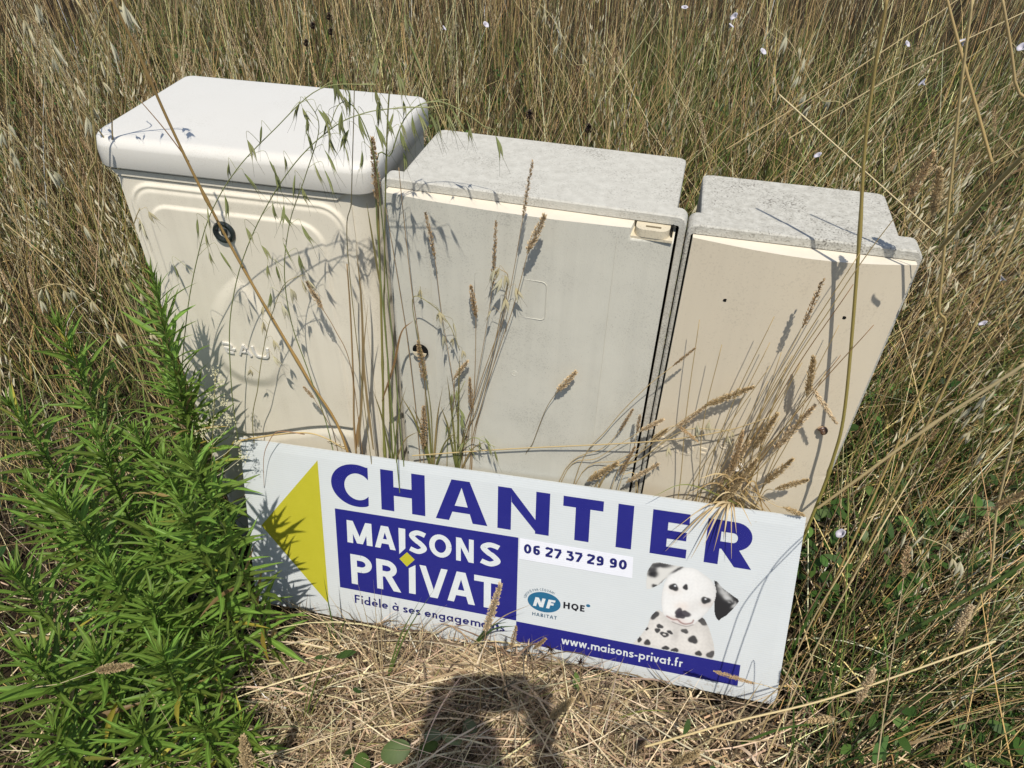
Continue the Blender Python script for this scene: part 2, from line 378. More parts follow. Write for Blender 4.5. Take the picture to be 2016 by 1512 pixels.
# ------------------------------------------------------------------ the sign
SO = np.array([-0.3478, -0.1907, -1.054 + 1.055]); SH = .4276; SW = 1.2
SYAW, SLEAN, SROLL = -.0505, .3565, .1054
RS = rz(SYAW) @ rx(-SLEAN) @ np.array([[cos(SROLL), 0, -sin(SROLL)], [0, 1, 0], [sin(SROLL), 0, cos(SROLL)]])
def build_sign():
    root = empty('direction_sign', SO, 'white cardboard site sign with yellow arrow leaning on the three cabinets', 'sign')
    m4 = Matrix.Identity(4)
    for i in range(3):
        for j in range(3): m4[i][j] = RS[i][j]
        m4[i][3] = SO[i]
    root.matrix_world = m4
    # board: corrugated plastic, fine horizontal flutes
    m, t, b = mat_new('corrugated_white_board'); L = t.links.new
    tc = nd(t, 'ShaderNodeTexCoord'); wv = nd(t, 'ShaderNodeTexWave', wave_type='BANDS', bands_direction='Z'); wv.inputs['Scale'].default_value = 62; wv.inputs['Distortion'].default_value = .6; wv.inputs['Detail'].default_value = 1; wv.inputs['Detail Scale'].default_value = 3
    L(tc.outputs['Object'], wv.inputs['Vector'])
    no = nd(t, 'ShaderNodeTexNoise'); no.inputs['Scale'].default_value = 14; no.inputs['Detail'].default_value = 6
    L(tc.outputs['Object'], no.inputs['Vector'])
    mx = nd(t, 'ShaderNodeMix', data_type='RGBA'); mx.inputs[6].default_value = (.60, .63, .64, 1); mx.inputs[7].default_value = (.55, .58, .59, 1); L(no.outputs['Fac'], mx.inputs[0])
    m2 = nd(t, 'ShaderNodeMix', data_type='RGBA', blend_type='MULTIPLY'); m2.inputs[0].default_value = .05; L(mx.outputs[2], m2.inputs[6]); L(wv.outputs['Color'], m2.inputs[7])
    mn = nd(t, 'ShaderNodeTexNoise'); mn.inputs['Scale'].default_value = 85; mn.inputs['Detail'].default_value = 4; L(tc.outputs['Object'], mn.inputs['Vector'])
    sx_ = nd(t, 'ShaderNodeSeparateXYZ'); L(tc.outputs['Object'], sx_.inputs[0]); fz = nd(t, 'ShaderNodeMapRange'); fz.inputs[1].default_value = .10; fz.inputs[2].default_value = -.01; fz.inputs[3].default_value = 0; fz.inputs[4].default_value = .20; L(sx_.outputs['Z'], fz.inputs[0])
    ma = nd(t, 'ShaderNodeMath', operation='ADD'); L(mn.outputs['Fac'], ma.inputs[0]); L(fz.outputs[0], ma.inputs[1]); mr = nd(t, 'ShaderNodeMapRange'); mr.inputs[1].default_value = .74; mr.inputs[2].default_value = .84; mr.inputs[4].default_value = .55; L(ma.outputs[0], mr.inputs[0])
    m3 = nd(t, 'ShaderNodeMix', data_type='RGBA'); L(mr.outputs[0], m3.inputs[0]); L(m2.outputs[2], m3.inputs[6]); m3.inputs[7].default_value = (.30, .24, .17, 1)
    L(m3.outputs[2], b.inputs['Base Color']); b.inputs['Roughness'].default_value = .42
    bp = nd(t, 'ShaderNodeBump'); bp.inputs['Strength'].default_value = .09; bp.inputs['Distance'].default_value = .001; L(wv.outputs['Fac'], bp.inputs['Height']); L(bp.outputs[0], b.inputs['Normal'])
    mb = MB(); nx, nz = 60, 20; th = .005
    # slightly bowed sheet with rounded cut edges
    def off(x, z): return .0016 * sin(x / SW * pi * 2.0) + .0010 * cos(z / SH * 7)
    V = []; 
    for side in (0, 1):
        for j in range(nz + 1):
            for i in range(nx + 1):
                x = SW * i / nx; z = SH * j / nz; e = .0012 if (side == 0 and (i in (0, nx) or j in (0, nz))) else 0
                V.append((x, (0 if side == 0 else th) + e, z))
    F = []; n1 = nx + 1; tot = n1 * (nz + 1)
    for j in range(nz):
        for i in range(nx):
            a = j * n1 + i; F.append([a, a + 1, a + n1 + 1, a + n1]); F.append([tot + a + n1, tot + a + n1 + 1, tot + a + 1, tot + a])
    for i in range(nx):
        F.append([i + 1, i, tot + i, tot + i + 1]); a = nz * n1 + i; F.append([a, a + 1, tot + a + 1, tot + a])
    for j in range(nz):
        a = j * n1; F.append([a, a + n1, tot + a + n1, tot + a]); a = j * n1 + nx; F.append([a + n1, a, tot + a, tot + a + n1])
    mb.add(V, F)
    bo = link('board', mb.mesh('board', m), root)
    def inkmat(name, col, rough=.4):
        m = plastic(name, col, rough=rough, dirt=tuple(c * 1.15 + .01 for c in col), amount=.3, scale=25, spec=.35)
        t = m.node_tree; b = t.nodes['Principled BSDF']; tc = t.nodes.new('ShaderNodeTexCoord')
        wv = t.nodes.new('ShaderNodeTexWave'); wv.wave_type = 'BANDS'; wv.bands_direction = 'Z'; wv.inputs['Scale'].default_value = 62; wv.inputs['Distortion'].default_value = .6
        bp = t.nodes.new('ShaderNodeBump'); bp.inputs['Strength'].default_value = .10; bp.inputs['Distance'].default_value = .001
        t.links.new(tc.outputs['Object'], wv.inputs['Vector']); t.links.new(wv.outputs['Fac'], bp.inputs['Height']); t.links.new(bp.outputs[0], b.inputs['Normal'])
        return m
    BLUE = inkmat('blue_ink', (.016, .017, .175)); YEL = inkmat('yellow_ink', (.43, .40, .030)); WHT = inkmat('white_ink', (.58, .61, .62))
    NAVY = inkmat('navy_ink', (.012, .014, .12)); TEAL = inkmat('teal_ink', (.018, .115, .22)); BLK = inkmat('black_ink', (.012, .013, .02)); STK = inkmat('sticker_white', (.68, .69, .74))
    DTEAL = inkmat('dark_teal_ink', (.02, .075, .13))
    def prints(name, glyphs, mat, y=-.0003, parent=root):
        mb = MB(); k = 0
        for g in glyphs:
            for q in g:
                k += 1; yy = y - .00003 * (k % 7)
                pts = [(p[0], yy, p[1]) for p in q]
                # face towards the reader (-y)
                A2 = sum(pts[i][0] * pts[(i + 1) % len(pts)][2] - pts[(i + 1) % len(pts)][0] * pts[i][2] for i in range(len(pts)))
                if A2 < 0: pts = pts[::-1]
                mb.add(pts, [list(range(len(pts)))])
        return link(name, mb.mesh(name, mat), parent)
    prints('arrow', [[[(.036, .213), (.194, .401), (.198, .032)]]], YEL)
    panel = prints('blue_panel', [[[(.229, .289), (.230, .085), (.6525, .085), (.6525, .290)]]], BLUE)
    prints('blue_banner', [[[(.6525, .0835), (.6525, .031), (1.1225, .029), (1.1225, .0805)]]], BLUE)
    # CHANTIER
    T0, T1 = .402, .3055
    oc = arc(.285, .353, .061, .0510, 62, 298, 40); ic = arc(.2878, .351, .0318, .032, 38, 322, 40)
    oc[0] = (.3135, .400); oc[-1] = (.3125, .309); ic[0] = (.3135, .3705); ic[-1] = (.3130, .3315)
    Cq = [[oc[i], ic[i], ic[i + 1], oc[i + 1]] for i in range(40)]
    bars = lambda *r: [[(x0, z0), (x1, z0), (x1, z1), (x0, z1)] for (x0, x1, z0, z1) in r]
    Hq = bars((.343, .373, T1, T0), (.4145, .445, T1, T0), (.373, .4145, .343, .3635))
    Aq = [[(.5050, T0), (.4690, T1), (.4990, T1), (.5275, .386)], [(.5050, T0), (.5275, .386), (.5450, T0)], [(.5450, T0), (.5275, .386), (.5520, T1), (.5845, T1)], [(.5100, .342), (.5040, .327), (.5472, .327), (.5410, .342)]]
    Nq = bars((.6065, .6355, T1, T0), (.6875, .7165, T1, T0)) + [[(.6355, T0), (.6355, .3705), (.6925, T1), (.6925, T1 + .0325)]]
    Nq[2] = [(.635, T0), (.6360, .3705), (.6925, T1), (.6880, .3370)]
    Tq = bars((.744, .8255, .3795, T0), (.770, .7995, T1, .3795))
    Iq = bars((.8545, .8855, T1 - .001, T0))
    Eq = bars((.9225, .9535, T1 - .002, T0 - .001), (.9535, .9935, .3775, T0 - .001), (.9535, .9905, .3415, .3600), (.9535, .9930, T1 - .002, .3235))
    so_ = arc(1.080, .3680, .0315, .0305, 90, -90, 16); si_ = arc(1.077, .3640, .0085, .0105, 90, -90, 16)
    Rq = bars((1.0275, 1.0540, T1 - .003, T0 - .003)) + [[(1.054, T0 - .003), (1.054, .3745), si_[0], so_[0]], [(1.054, .3535), (1.054, .3375), so_[-1], si_[-1]]]
    Rq += [[so_[i], si_[i], si_[i + 1], so_[i + 1]] for i in range(16)] + [[(1.0575, .3375), (1.0850, T1 - .004), (1.1170, T1 - .004), (1.0900, .3400)]]
    prints('title_lettering', [Cq, Hq, Aq, Nq, Tq, Iq, Eq, Rq], BLUE)
    # MAISONS PRIVAT on the blue panel
    w_ = .205
    def put(word, xs, z0, cap, ws):
        out = []
        for ch, (a, b) in zip(word, xs):
            P, A = glyph(ch, ws); allp = [p for q in P for p in q]; lo = min(p[0] for p in allp); hi = max(p[0] for p in allp)
            out.append([[(a + (p[0] - lo) / (hi - lo) * (b - a), z0 + p[1] * cap) for p in q] for q in P])
        return out
    mz = .2085; mc = .0565
    G = put('MA', [(.2560, .3175), (.3235, .3735)], mz, mc, w_) + [[[(.3815, .2665), (.3975, .2665), (.3965, .2180), (.3815, .2010)]]]
    G += put('SONS', [(.4055, .4475), (.4530, .5045), (.5140, .5555), (.5690, .6150)], mz + .002, mc, w_)
    pz = .1035; pc = .078
    G += put('PR', [(.2610, .3135), (.3245, .3835)], pz - .002, pc, .185) + [[[(.4025, .1045), (.4185, .1045), (.4195, .1800), (.4035, .1690)]]]
    G += put('VAT', [(.4290, .4950), (.4940, .5580), (.5560, .6165)], pz + .001, pc, .185)
    prints('company_lettering', G, WHT, -.0007)
    prints('diamond', [[[(.4000, .2090), (.3815, .1890), (.3990, .1720), (.4180, .1935)]]], YEL, -.0007)
    prints('motto_lettering', text_fit('Fidèle à ses engagements', .165, .264, .627, .050, .0225, .05), NAVY)
    # phone sticker
    stk = prints('phone_sticker', [[[(.6555, .2905), (.6550, .2405), (.8930, .2395), (.8915, .2885)]]], STK, -.0012)
    prints('phone_number', text_fit('06 27 37 29 90', .225, .664, .8815, .2565, .0225, .04), NAVY, -.0016)
    # quality mark
    el = [(.7125 + .036 * cos(2 * pi * i / 40), .1445 + .0245 * sin(2 * pi * i / 40)) for i in range(40)]
    prints('oval_emblem', [[el]], TEAL, -.0006)
    sh = lambda g, k: [[[(p[0] + k * (p[1] - .13), p[1]) for p in q] for q in gg] for gg in g]
    prints('emblem_letters', sh(text_fit('NF', .24, .686, .734, .1315, .0225, .06), .22), WHT, -.0010)
    prints('habitat_lettering', text_fit('HABITAT', .17, .687, .742, .1065, .0085, .12), DTEAL)
    prints('quality_letters', text_fit('HQE', .22, .753, .801, .1385, .0160, .04), BLK)
    prints('small_dot', [[[(.807 + .0045 * cos(2 * pi * i / 14), .1555 + .0036 * sin(2 * pi * i / 14)) for i in range(14)]]], TEAL)
    # curved small print over the oval
    gl, W = text_polys('CERTIFIÉ PAR CÉQUAMI', .15, .12); out = []; cap = .0056
    x = 0
    for g, ch in zip(gl, 'CERTIFIÉ PAR CÉQUAMI'):
        _, A = glyph(ACC.get(ch, (ch, 0))[0], .15)
        f = (x + A / 2) / W; a = radians(176 - f * 118)
        cx, cz = .7125 + .0395 * cos(a), .1445 + .0275 * sin(a); ta = a - pi / 2; k = .0049
        out.append([[(cx + ((p[0] - x - A / 2) * cos(ta)) * k - (p[1] * cap) * sin(ta), cz + ((p[0] - x - A / 2) * sin(ta)) * k + (p[1] * cap) * cos(ta)) for p in q] for q in g])
        x += A + .12
    prints('curved_lettering', out, DTEAL)
    prints('web_lettering', text_fit('www.maisons-privat.fr', .155, .754, 1.010, .0485, .0215, .05), WHT, -.0007)
    # ---- the printed puppy: a photograph on the board, as coloured print dots
    Hm = np.array([[0.00115421905484509, -0.0001243005135992203, -0.435584514081694], [0.00023747361641657393, -0.0011967266482464127, 1.2981969018816772], [0.0001820888102231775, -0.00022715234965137125, 1.0]])
    st = 7.0; gx = np.arange(80, 1510, st); gy = np.arange(110, 1440, st); X, Y = np.meshgrid(gx, gy)
    def inside(poly):
        P = np.array([tuple(p) for p in catmull([np.array(q, float) for q in poly] + [np.array(poly[0], float)], 4)]); c = np.zeros(X.shape, bool); n = len(P)
        dmin = np.full(X.shape, 1e9)
        for i in range(n):
            x1, y1 = P[i]; x2, y2 = P[(i + 1) % n]
            if y1 != y2:
                cond = ((y1 > Y) != (y2 > Y)); xi = (x2 - x1) * (Y - y1) / (y2 - y1) + x1; c ^= cond & (X < xi)
            dx, dy = x2 - x1, y2 - y1; t = np.clip(((X - x1) * dx + (Y - y1) * dy) / (dx * dx + dy * dy + 1e-9), 0, 1)
            dmin = np.minimum(dmin, np.hypot(X - x1 - t * dx, Y - y1 - t * dy))
        return c, np.where(c, -dmin, dmin)
    smooth = lambda d, s: 1 / (1 + np.exp(np.clip(d / s, -30, 30)))
    head = [(540, 310), (620, 240), (770, 190), (900, 205), (1040, 290), (1130, 370), (1185, 480), (1172, 620), (1130, 720), (1040, 830), (960, 895), (880, 965), (790, 985), (690, 960), (600, 925), (520, 860), (470, 790), (455, 680), (460, 560), (490, 410)]
    earl = [(335, 132), (430, 122), (600, 155), (770, 185), (755, 205), (640, 255), (560, 310), (500, 360), (440, 420), (350, 465), (272, 488), (250, 450), (256, 330), (268, 240)]
    earr = [(1155, 365), (1200, 380), (1270, 460), (1400, 560), (1490, 635), (1440, 720), (1340, 830), (1260, 880), (1222, 910), (1180, 860), (1160, 760), (1165, 620), (1180, 500)]
    body = [(430, 755), (370, 790), (310, 860), (270, 980), (200, 1080), (135, 1160), (90, 1230), (300, 1280), (600, 1340), (900, 1390), (1140, 1425), (1165, 1260), (1120, 1080), (1070, 950), (1000, 860), (880, 920), (650, 900), (480, 800)]
    ci_h, d_h = inside(head); ci_l, d_l = inside(earl); ci_r, d_r = inside(earr); ci_b, d_b = inside(body)
    col = np.zeros(X.shape + (3,)); 
    fur = np.array([.71, .705, .69])
    nz = (np.sin(X * .051 + np.sin(Y * .043) * 2) * np.sin(Y * .061 + np.sin(X * .037) * 2))
    base_b = np.array([.64, .615, .58])[None, None] * (1 - .16 * smooth(-d_b - 40, 30))[..., None] * (1 - .25 * np.exp(-((X - 640) / 60) ** 2 - ((Y - 1110) / 90) ** 2))[..., None]
    col[:] = base_b * (1 + .05 * nz)[..., None]
    def ell(cx, cy, a, b, ro=0, s=.055):
        c_, s_ = cos(ro), sin(ro); u = (X - cx) * c_ + (Y - cy) * s_; v = -(X - cx) * s_ + (Y - cy) * c_
        wob = 1 + .12 * np.sin(3 * np.arctan2(v, u) + cx) ; return smooth((np.hypot(u / a, v / b) - wob), s)
    def over(m, c): 
        nonlocal col; col = col * (1 - m[..., None]) + np.array(c)[None, None] * m[..., None]
    K = (.018, .018, .022)
    for a in [(370, 835, 68, 42, -.8), (260, 1018, 26, 24), (435, 985, 48, 28, .3), (405, 1042, 38, 32), (500, 1098, 62, 34, .3), (572, 1065, 44, 22, .5), (772, 1050, 52, 30, .3), (880, 1165, 66, 52, .4), (165, 1165, 30, 40), (270, 1205, 44, 40), (515, 1278, 52, 28), (640, 1308, 54, 30), (955, 1350, 48, 34, .2), (1115, 1365, 62, 42, -.5), (1010, 915, 88, 46, .55)]:
        over(ell(*a) * .95, K)
    over(ell(497, 1096, 22, 11, .3), base_b.mean(axis=(0, 1)))
    # ears
    mk = (ci_l * 1.0); over(mk, (.60, .59, .56)); 
    for a in [(440, 158, 150, 36, .04), (330, 235, 66, 70), (350, 285, 70, 40), (360, 440, 38, 24)]: over(ell(*a, s=.16) * mk * .95, K)
    mk = (ci_r * 1.0); over(mk, (.02, .02, .022))
    for a in [(1300, 545, 75, 38, .75), (1240, 440, 40, 26, .9), (1340, 600, 40, 24, .3), (1430, 700, 34, 16, -.6)]: over(ell(*a, s=.3) * mk * .85, (.50, .50, .49))
    for a in [(1400, 640, 22, 9, .9), (1360, 660, 16, 7, .4), (1440, 660, 14, 8, 1.2), (1310, 600, 30, 10, .6), (1270, 500, 20, 9, 1.0), (1420, 720, 20, 7, -.4)]: over(ell(*a, s=.5) * mk * .5, (.5, .5, .5))
    over(ell(700, 960, 230, 70, .25, .4) * .30 * ci_b, (.30, .28, .26)); over(ell(1080, 1180, 60, 220, -.15, .5) * .25 * ci_b, (.32, .30, .28))
    # head
    shade = 1 - .16 * smooth(-d_h - 18, 12) - .12 * np.clip((X - 900) / 300, 0, 1)
    hc = fur[None, None] * shade[..., None] * (1 + .03 * nz)[..., None]
    mk = ci_h * 1.0; col = col * (1 - mk[..., None]) + hc * mk[..., None]
    over(ell(690, 905, 130, 42, .25, .3) * mk * .40, (.50, .32, .27)); over(ell(740, 720, 80, 50, .2, .4) * mk * .35, (.62, .45, .34))
    over(ell(625, 500, 90, 50, .2, .4) * mk * .25, (.50, .38, .30)); over(ell(1045, 690, 80, 40, .1, .4) * mk * .4, (.40, .28, .22))
    over(ell(880, 740, 60, 70, .2, .6) * mk * .3, (.36, .34, .32))
    for a in [(678, 215, 96, 17, -.52)]: over(ell(*a, s=.25) * .95, K)
    over(ell(470, 380, 55, 9, -.75, .4) * .8, (.05, .05, .05))
    for a in [(622, 458, 66, 47, .35), (1045, 635, 66, 46, .08), (778, 458, 34, 40)]: over(ell(*a, s=.06) * .97, (.015, .015, .018))
    for a in [(640, 440, 11, 9), (1045, 617, 11, 8)]: over(ell(*a, s=.3), (.75, .77, .80))
    over(ell(690, 800, 48, 62, .1) * .96, (.045, .038, .050)); over(ell(760, 815, 95, 42, .12) * .96, (.045, .038, .050)); over(ell(710, 845, 68, 36, .1) * .96, (.04, .035, .045))
    def stroke(pts, wd, c, al=.85):
        P = catmull([np.array(p, float) for p in pts], 6); d = np.full(X.shape, 1e9)
        for p, q in zip(P[:-1], P[1:]):
            e = q - p; t = np.clip(((X - p[0]) * e[0] + (Y - p[1]) * e[1]) / (e @ e + 1e-9), 0, 1); d = np.minimum(d, np.hypot(X - p[0] - t * e[0], Y - p[1] - t * e[1]))
        over(np.exp(-(d / wd) ** 2) * al, c)
    stroke([(530, 850), (610, 890), (670, 895), (720, 935), (780, 955), (860, 940), (885, 905)], 11, (.22, .10, .085)); stroke([(600, 925), (690, 960), (790, 985), (880, 965)], 7, (.16, .13, .12), .7)
    uv = np.stack([1240 + X / 6.871, 1090 + Y / 6.871, np.ones_like(X)], -1); q = uv @ Hm.T; sx = q[..., 0] / q[..., 2]; sz = q[..., 1] / q[..., 2]
    inside_all = (ci_h | ci_l | ci_r | ci_b) & (sz > .0845 - (sx - .6525) * .0064)
    ny_, nx_ = X.shape; V = np.stack([sx, np.full_like(sx, -.0005), sz], -1).reshape(-1, 3)
    f4 = inside_all[:-1, :-1] & inside_all[1:, :-1] & inside_all[1:, 1:] & inside_all[:-1, 1:]
    J, I = np.nonzero(f4); a = J * nx_ + I; F = np.stack([a, a + nx_, a + nx_ + 1, a + 1], -1)
    used, inv = np.unique(F, return_inverse=True); V2 = V[used]; C2 = np.clip(col.reshape(-1, 3)[used], 0, 1); F2 = inv.reshape(F.shape)
    m, t, b = mat_new('photo_print'); at = nd(t, 'ShaderNodeAttribute', attribute_name='col'); t.links.new(at.outputs['Color'], b.inputs['Base Color']); b.inputs['Roughness'].default_value = .42
    link('dog_picture', mesh_np('dog_picture', V2, F2, m, C2), root)
build_sign()

# ------------------------------------------------------------------ the cabinets
def frame_matrix(o, yaw): return Matrix.Translation(Vector(tuple(o))) @ Matrix.Rotation(yaw, 4, 'Z')
def relief(x0, x1, z0, z1, nx, nz, fn, sides=.02):
    """sheet facing -y whose depth is fn(X, Z) (positive = towards the viewer), with turned-back edges"""
    xs = np.linspace(x0, x1, nx); zs = np.linspace(z0, z1, nz); X, Z = np.meshgrid(xs, zs); D = fn(X, Z)
    V = np.stack([X, -D, Z], -1).reshape(-1, 3); J, I = np.meshgrid(np.arange(nz - 1), np.arange(nx - 1), indexing='ij'); a = (J * nx + I).ravel()
    F = [list(f) for f in np.stack([a, a + 1, a + nx + 1, a + nx], -1)]
    ring = [i for i in range(nx)] + [j * nx + nx - 1 for j in range(1, nz)] + [(nz - 1) * nx + i for i in range(nx - 2, -1, -1)] + [j * nx for j in range(nz - 2, 0, -1)]
    V = [tuple(v) for v in V]; o = len(V)
    for i in ring: V.append((V[i][0], sides, V[i][2]))       # back edge, hard
    o2 = len(V)
    for i in ring: V.append(V[i])                             # duplicate so that the edge stays crisp
    n = len(ring)
    for k in range(n): F.append([o2 + k, o + k, o + (k + 1) % n, o2 + (k + 1) % n])
    return V, F
def sstep(x, a, b): t = np.clip((x - a) / (b - a), 0, 1); return t * t * (3 - 2 * t)
def rr_dist(X, Z, x0, x1, z0, z1, r):
    cx, cz = (x0 + x1) / 2, (z0 + z1) / 2; qx = np.abs(X - cx) - (x1 - x0) / 2 + r; qz = np.abs(Z - cz) - (z1 - z0) / 2 + r
    return np.hypot(np.maximum(qx, 0), np.maximum(qz, 0)) + np.minimum(np.maximum(qx, qz), 0) - r
def raised(glyphs, depth, y0):
    mb = MB(); k = 0
    for g in glyphs:
        for q in g:
            k += 1; e = .00004 * (k % 5); n = len(q); A2 = sum(q[i][0] * q[(i + 1) % n][1] - q[(i + 1) % n][0] * q[i][1] for i in range(n)); q = q if A2 > 0 else q[::-1]
            V = [(p[0], y0 - depth - e, p[1]) for p in q] + [(p[0], y0, p[1]) for p in q]
            mb.add(V, [list(range(n))] + [[i, n + i, n + (i + 1) % n, (i + 1) % n] for i in range(n)])
    return mb

def water_cabinet():
    O = (-.5387, -.0146, .0084 + 1.055); root = empty('meter_cabinet', O, 'tallest cream cabinet with rounded lid and a water drop on its door', 'utility cabinet', 'utility cabinets standing in a row')
    root.rotation_euler = (0, 0, .0494)
    W, D, H = .5205, .3445, .0549
    # lid: rounded all round, wide roll at the front
    def ring(z, fi, si):
        return [(x, y, z) for x, y in rrect(si - .005, W - si, fi, D - si, (max(.040 - si, .006), max(.040 - si, .006), max(.02 - si * .5, .004), max(.02 - si * .5, .004)), 8)]
    cs = [ring(-H, .004, .003), ring(-H + .0015, .001, .001), ring(-H + .004, 0, 0)]
    for k in range(10):
        a = radians(9 * (k + 1)); cs.append(ring(-.020 + .020 * sin(a), .022 * (1 - cos(a)), .010 * (1 - cos(a))))
    cs.append(ring(.0002, .03, .018)); cs.append(ring(.0012, .10, .08)); cs.append(ring(.002, .15, .14))
    V, F = loft(cs, cap0=True, cap1=True); link('lid', mesh_np('lid', V, F, M_LID, smooth=True), root)
    # body
    def bring(z, k=0): return [(x, y, z) for x, y in rrect(.012 + k, W - .006 - k, .014 + k * .4, D - .02, (.05, .05, .02, .02), 8)]
    V, F = loft([bring(-1.10, -.006), bring(-.6, -.002), bring(-H - .003)]); link('body', mesh_np('body', V, F, M_CREAM, smooth=True), root)
    # dark joint and the shadow strip under the lid
    V, F = loft([[(x, y, z) for x, y in rrect(.018, W - .012, .022, D - .03, .03, 6)] for z in (-.10, -H + .002)]); link('joint', mesh_np('joint', V, F, M_DARK), root)
    mb = MB(); pts = [(.022, -.059), (.034, -.0705), (.448, -.0705), (.462, -.059)]
    V = [(x, .0085, z) for x, z in pts] + [(x, .020, z) for x, z in pts]; mb.add(V, [[0, 1, 2, 3], [1, 0, 4, 5], [2, 1, 5, 6], [3, 2, 6, 7]][:4])
    link('lid_lip', mb.mesh('lid_lip', M_CREAM), root)
    # door relief: rim, sunk panel with a wavy foot, the drop
    def fn(X, Z):
        d1 = rr_dist(X, Z, .040, .462, -1.2, -.080, .052)
        D_ = .0055 * (1 - sstep(d1, -.006, .0015))                # raised door
        d0 = rr_dist(X, Z, .044, .458, -1.2, -.084, .048); D_ -= .0025 * np.exp(-((d0 + .0065) / .0035) ** 2)
        wave = -.692 + .078 * sstep(X, .10, .40)
        d2 = rr_dist(X, Z, .072, .415, -1.3, -.119, .046)
        sunk = 1 - sstep(d2, -.010, .001); foot = sstep(Z, wave - .001, wave + .0015)
        D_ += .0042 * (1 - sstep(d2, -.004, .001)) * foot
        D_ -= .006 * (1 - sstep(wave - Z, .0, .035)) * (Z < wave) * sunk
        # drop
        cx, cz, r = .207, -.445, .090; apex = -.250; s = np.clip((Z - cz) / (apex - cz), 0, 1)
        half = np.where(Z > cz, r * (1 - s ** 2.2) ** .8, np.sqrt(np.maximum(r * r - (Z - cz) ** 2, 0))); lean = .016 * s
        q = np.abs(X - cx - lean) / np.maximum(half, 1e-4); q = np.where((Z > apex) | (Z < cz - r), 9, q)
        dd = np.clip(1 - q, 0, 1); edge = np.minimum(dd * half, np.where(Z < cz, r - np.hypot(X - cx, Z - cz), 1)); edge = np.maximum(edge, 0)
        D_ += .0062 * sstep(edge, 0, .034)
        return D_
    V, F = relief(.030, .472, -.93, -.074, 190, 330, fn, sides=.012)
    V = [(x, y + .012 if y > -.02 else y, z) for x, y, z in V]
    door = link('door', mesh_np('door', V, F, M_CREAM, smooth=True), root)
    # raised EAU lettering (rounded stylised letters)
    w_ = .16; h_ = .08
    E_ = g_rib([tuple(p) for p in catmull([(.0, 1 - h_), (.45, 1 - h_), (.66, .75), (.62, .50)], 6)], w_) + g_line(.05, .50, .95, .44, w_) + g_rib([tuple(p) for p in catmull([(.20, .42), (.22, .18), (.40, h_), (.75, h_)], 6)], w_)
    A_ = g_line(.06, 0, .48, 1 - h_, w_) + g_line(.52, 1 - h_, .94, 0, w_) + g_line(.26, .32, .74, .32, w_ * .8) + g_line(.40, 1 - h_, .60, 1 - h_, w_)
    U_ = g_rib([tuple(p) for p in catmull([(.02, 1), (.05, .55), (.2, .14), (.5, h_), (.85, .14), (.96, .55), (.98, 1)], 6)], w_)
    gl = []
    for gq, a, b in ((E_, .158, .186), (A_, .190, .219), (U_, .224, .258)):
        gl.append([[(a + p[0] * (b - a), -.4405 + p[1] * .027) for p in q] for q in gq])
    mb = raised(gl, .0200, .0125); link('raised_lettering', mb.mesh('raised_lettering', M_LID), root)
    # round lock: dark ring around a square socket
    def circ(r, y, n=28): return [(.222 + r * cos(2 * pi * i / n), y, -.157 + r * sin(2 * pi * i / n)) for i in range(n)]
    V, F = loft([circ(.0215, .013), circ(.0215, -.001), circ(.0195, -.0045), circ(.0150, -.0045), circ(.0118, .003), circ(.0118, .009)], cap1=True)
    lk = link('lock', mesh_np('lock', V, F, M_LOCK, smooth=False), root)
    V, F = loft([[(.222 + a * r, y, -.157 + b * r) for a, b in ((-1, -1), (1, -1), (1, 1), (-1, 1))] for r, y in ((.0058, .0085), (.0058, -.0005), (.0045, -.001))], cap1=True)
    link('lock_pin', mesh_np('lock_pin', V, F, M_LOCK), lk)
    # small chain/ring detail near the foot of the door, two specks
    mb = MB()
    for k in range(4):
        c = np.array([.352 + k * .0105, .004, -.668 - k * .003]); V, F = tube([c + np.array([.006 * cos(a), .001 * sin(2 * a), .0032 * sin(a)]) for a in np.linspace(0, 2 * pi, 11)], .0009, .0009, 5); mb.add(V, F)
    link('chain', mb.mesh('chain', M_HANDLE), root)
    return root

def composite_cabinet(name, label, O, yaw, W, D, fl, il, ir, mat, doormat, bar, side, door_fn, door_x, door_top, extra, bottom=-1.14):
    root = empty(name, O, label, 'utility cabinet', 'utility cabinets standing in a row'); root.rotation_euler = (0, 0, yaw)
    n = 6
    def cont(x0, x1, z0, z1, r, y): return [(x, y, z) for x, z in rrect(x0, x1, z0, z1, (.004, .004, r, r), n)]
    e = .0022
    cs = [cont(e, W - e, bottom, -e, .012, fl), cont(0, W, bottom, 0, .014, fl - e), cont(0, W, bottom, 0, .014, e), cont(e, W - e, bottom + e, -e, .012, 0),
          cont(side, W - side, bottom + .03, -bar, .004, 0), cont(side + .001, W - side - .001, bottom + .03, -bar - .001, .004, .026)]
    V, F = loft(cs, cap0=True); col_ = link('collar', mesh_np('collar', V, F, mat), root)
    V, F = box(side, W - side, .024, .027, bottom + .03, -bar); link('recess', mesh_np('recess', V, F, M_DARK), root)
    def bc(z, k): return [(x, y, z) for x, y in rrect(il + k, W - ir - k, fl - .004, D - k, (.002, .002, .012, .012), n)]
    V, F = loft([bc(bottom, 0), bc(-.006, 0), bc(-.0022, .0012), bc(-.0008, .004)], cap1=True); link('body', mesh_np('body', V, F, mat), root)
    x0, x1 = door_x
    V, F = relief(x0, x1, bottom + .05, door_top, 150, 240, door_fn, sides=.022)
    # bevel of the top edge comes from the turned back rim
    dr = link('door', mesh_np('door', V, F, doormat, smooth=False), root); dr.data.materials.append(M_DOOREDGE)
    nq = 149 * 239
    mi = np.zeros(len(dr.data.polygons), np.int32); mi[nq:] = 1; dr.data.polygons.foreach_set('material_index', mi)
    sm = np.zeros(len(dr.data.polygons), bool); sm[:nq] = True; dr.data.polygons.foreach_set('use_smooth', sm)
    extra(root, dr)
    return root

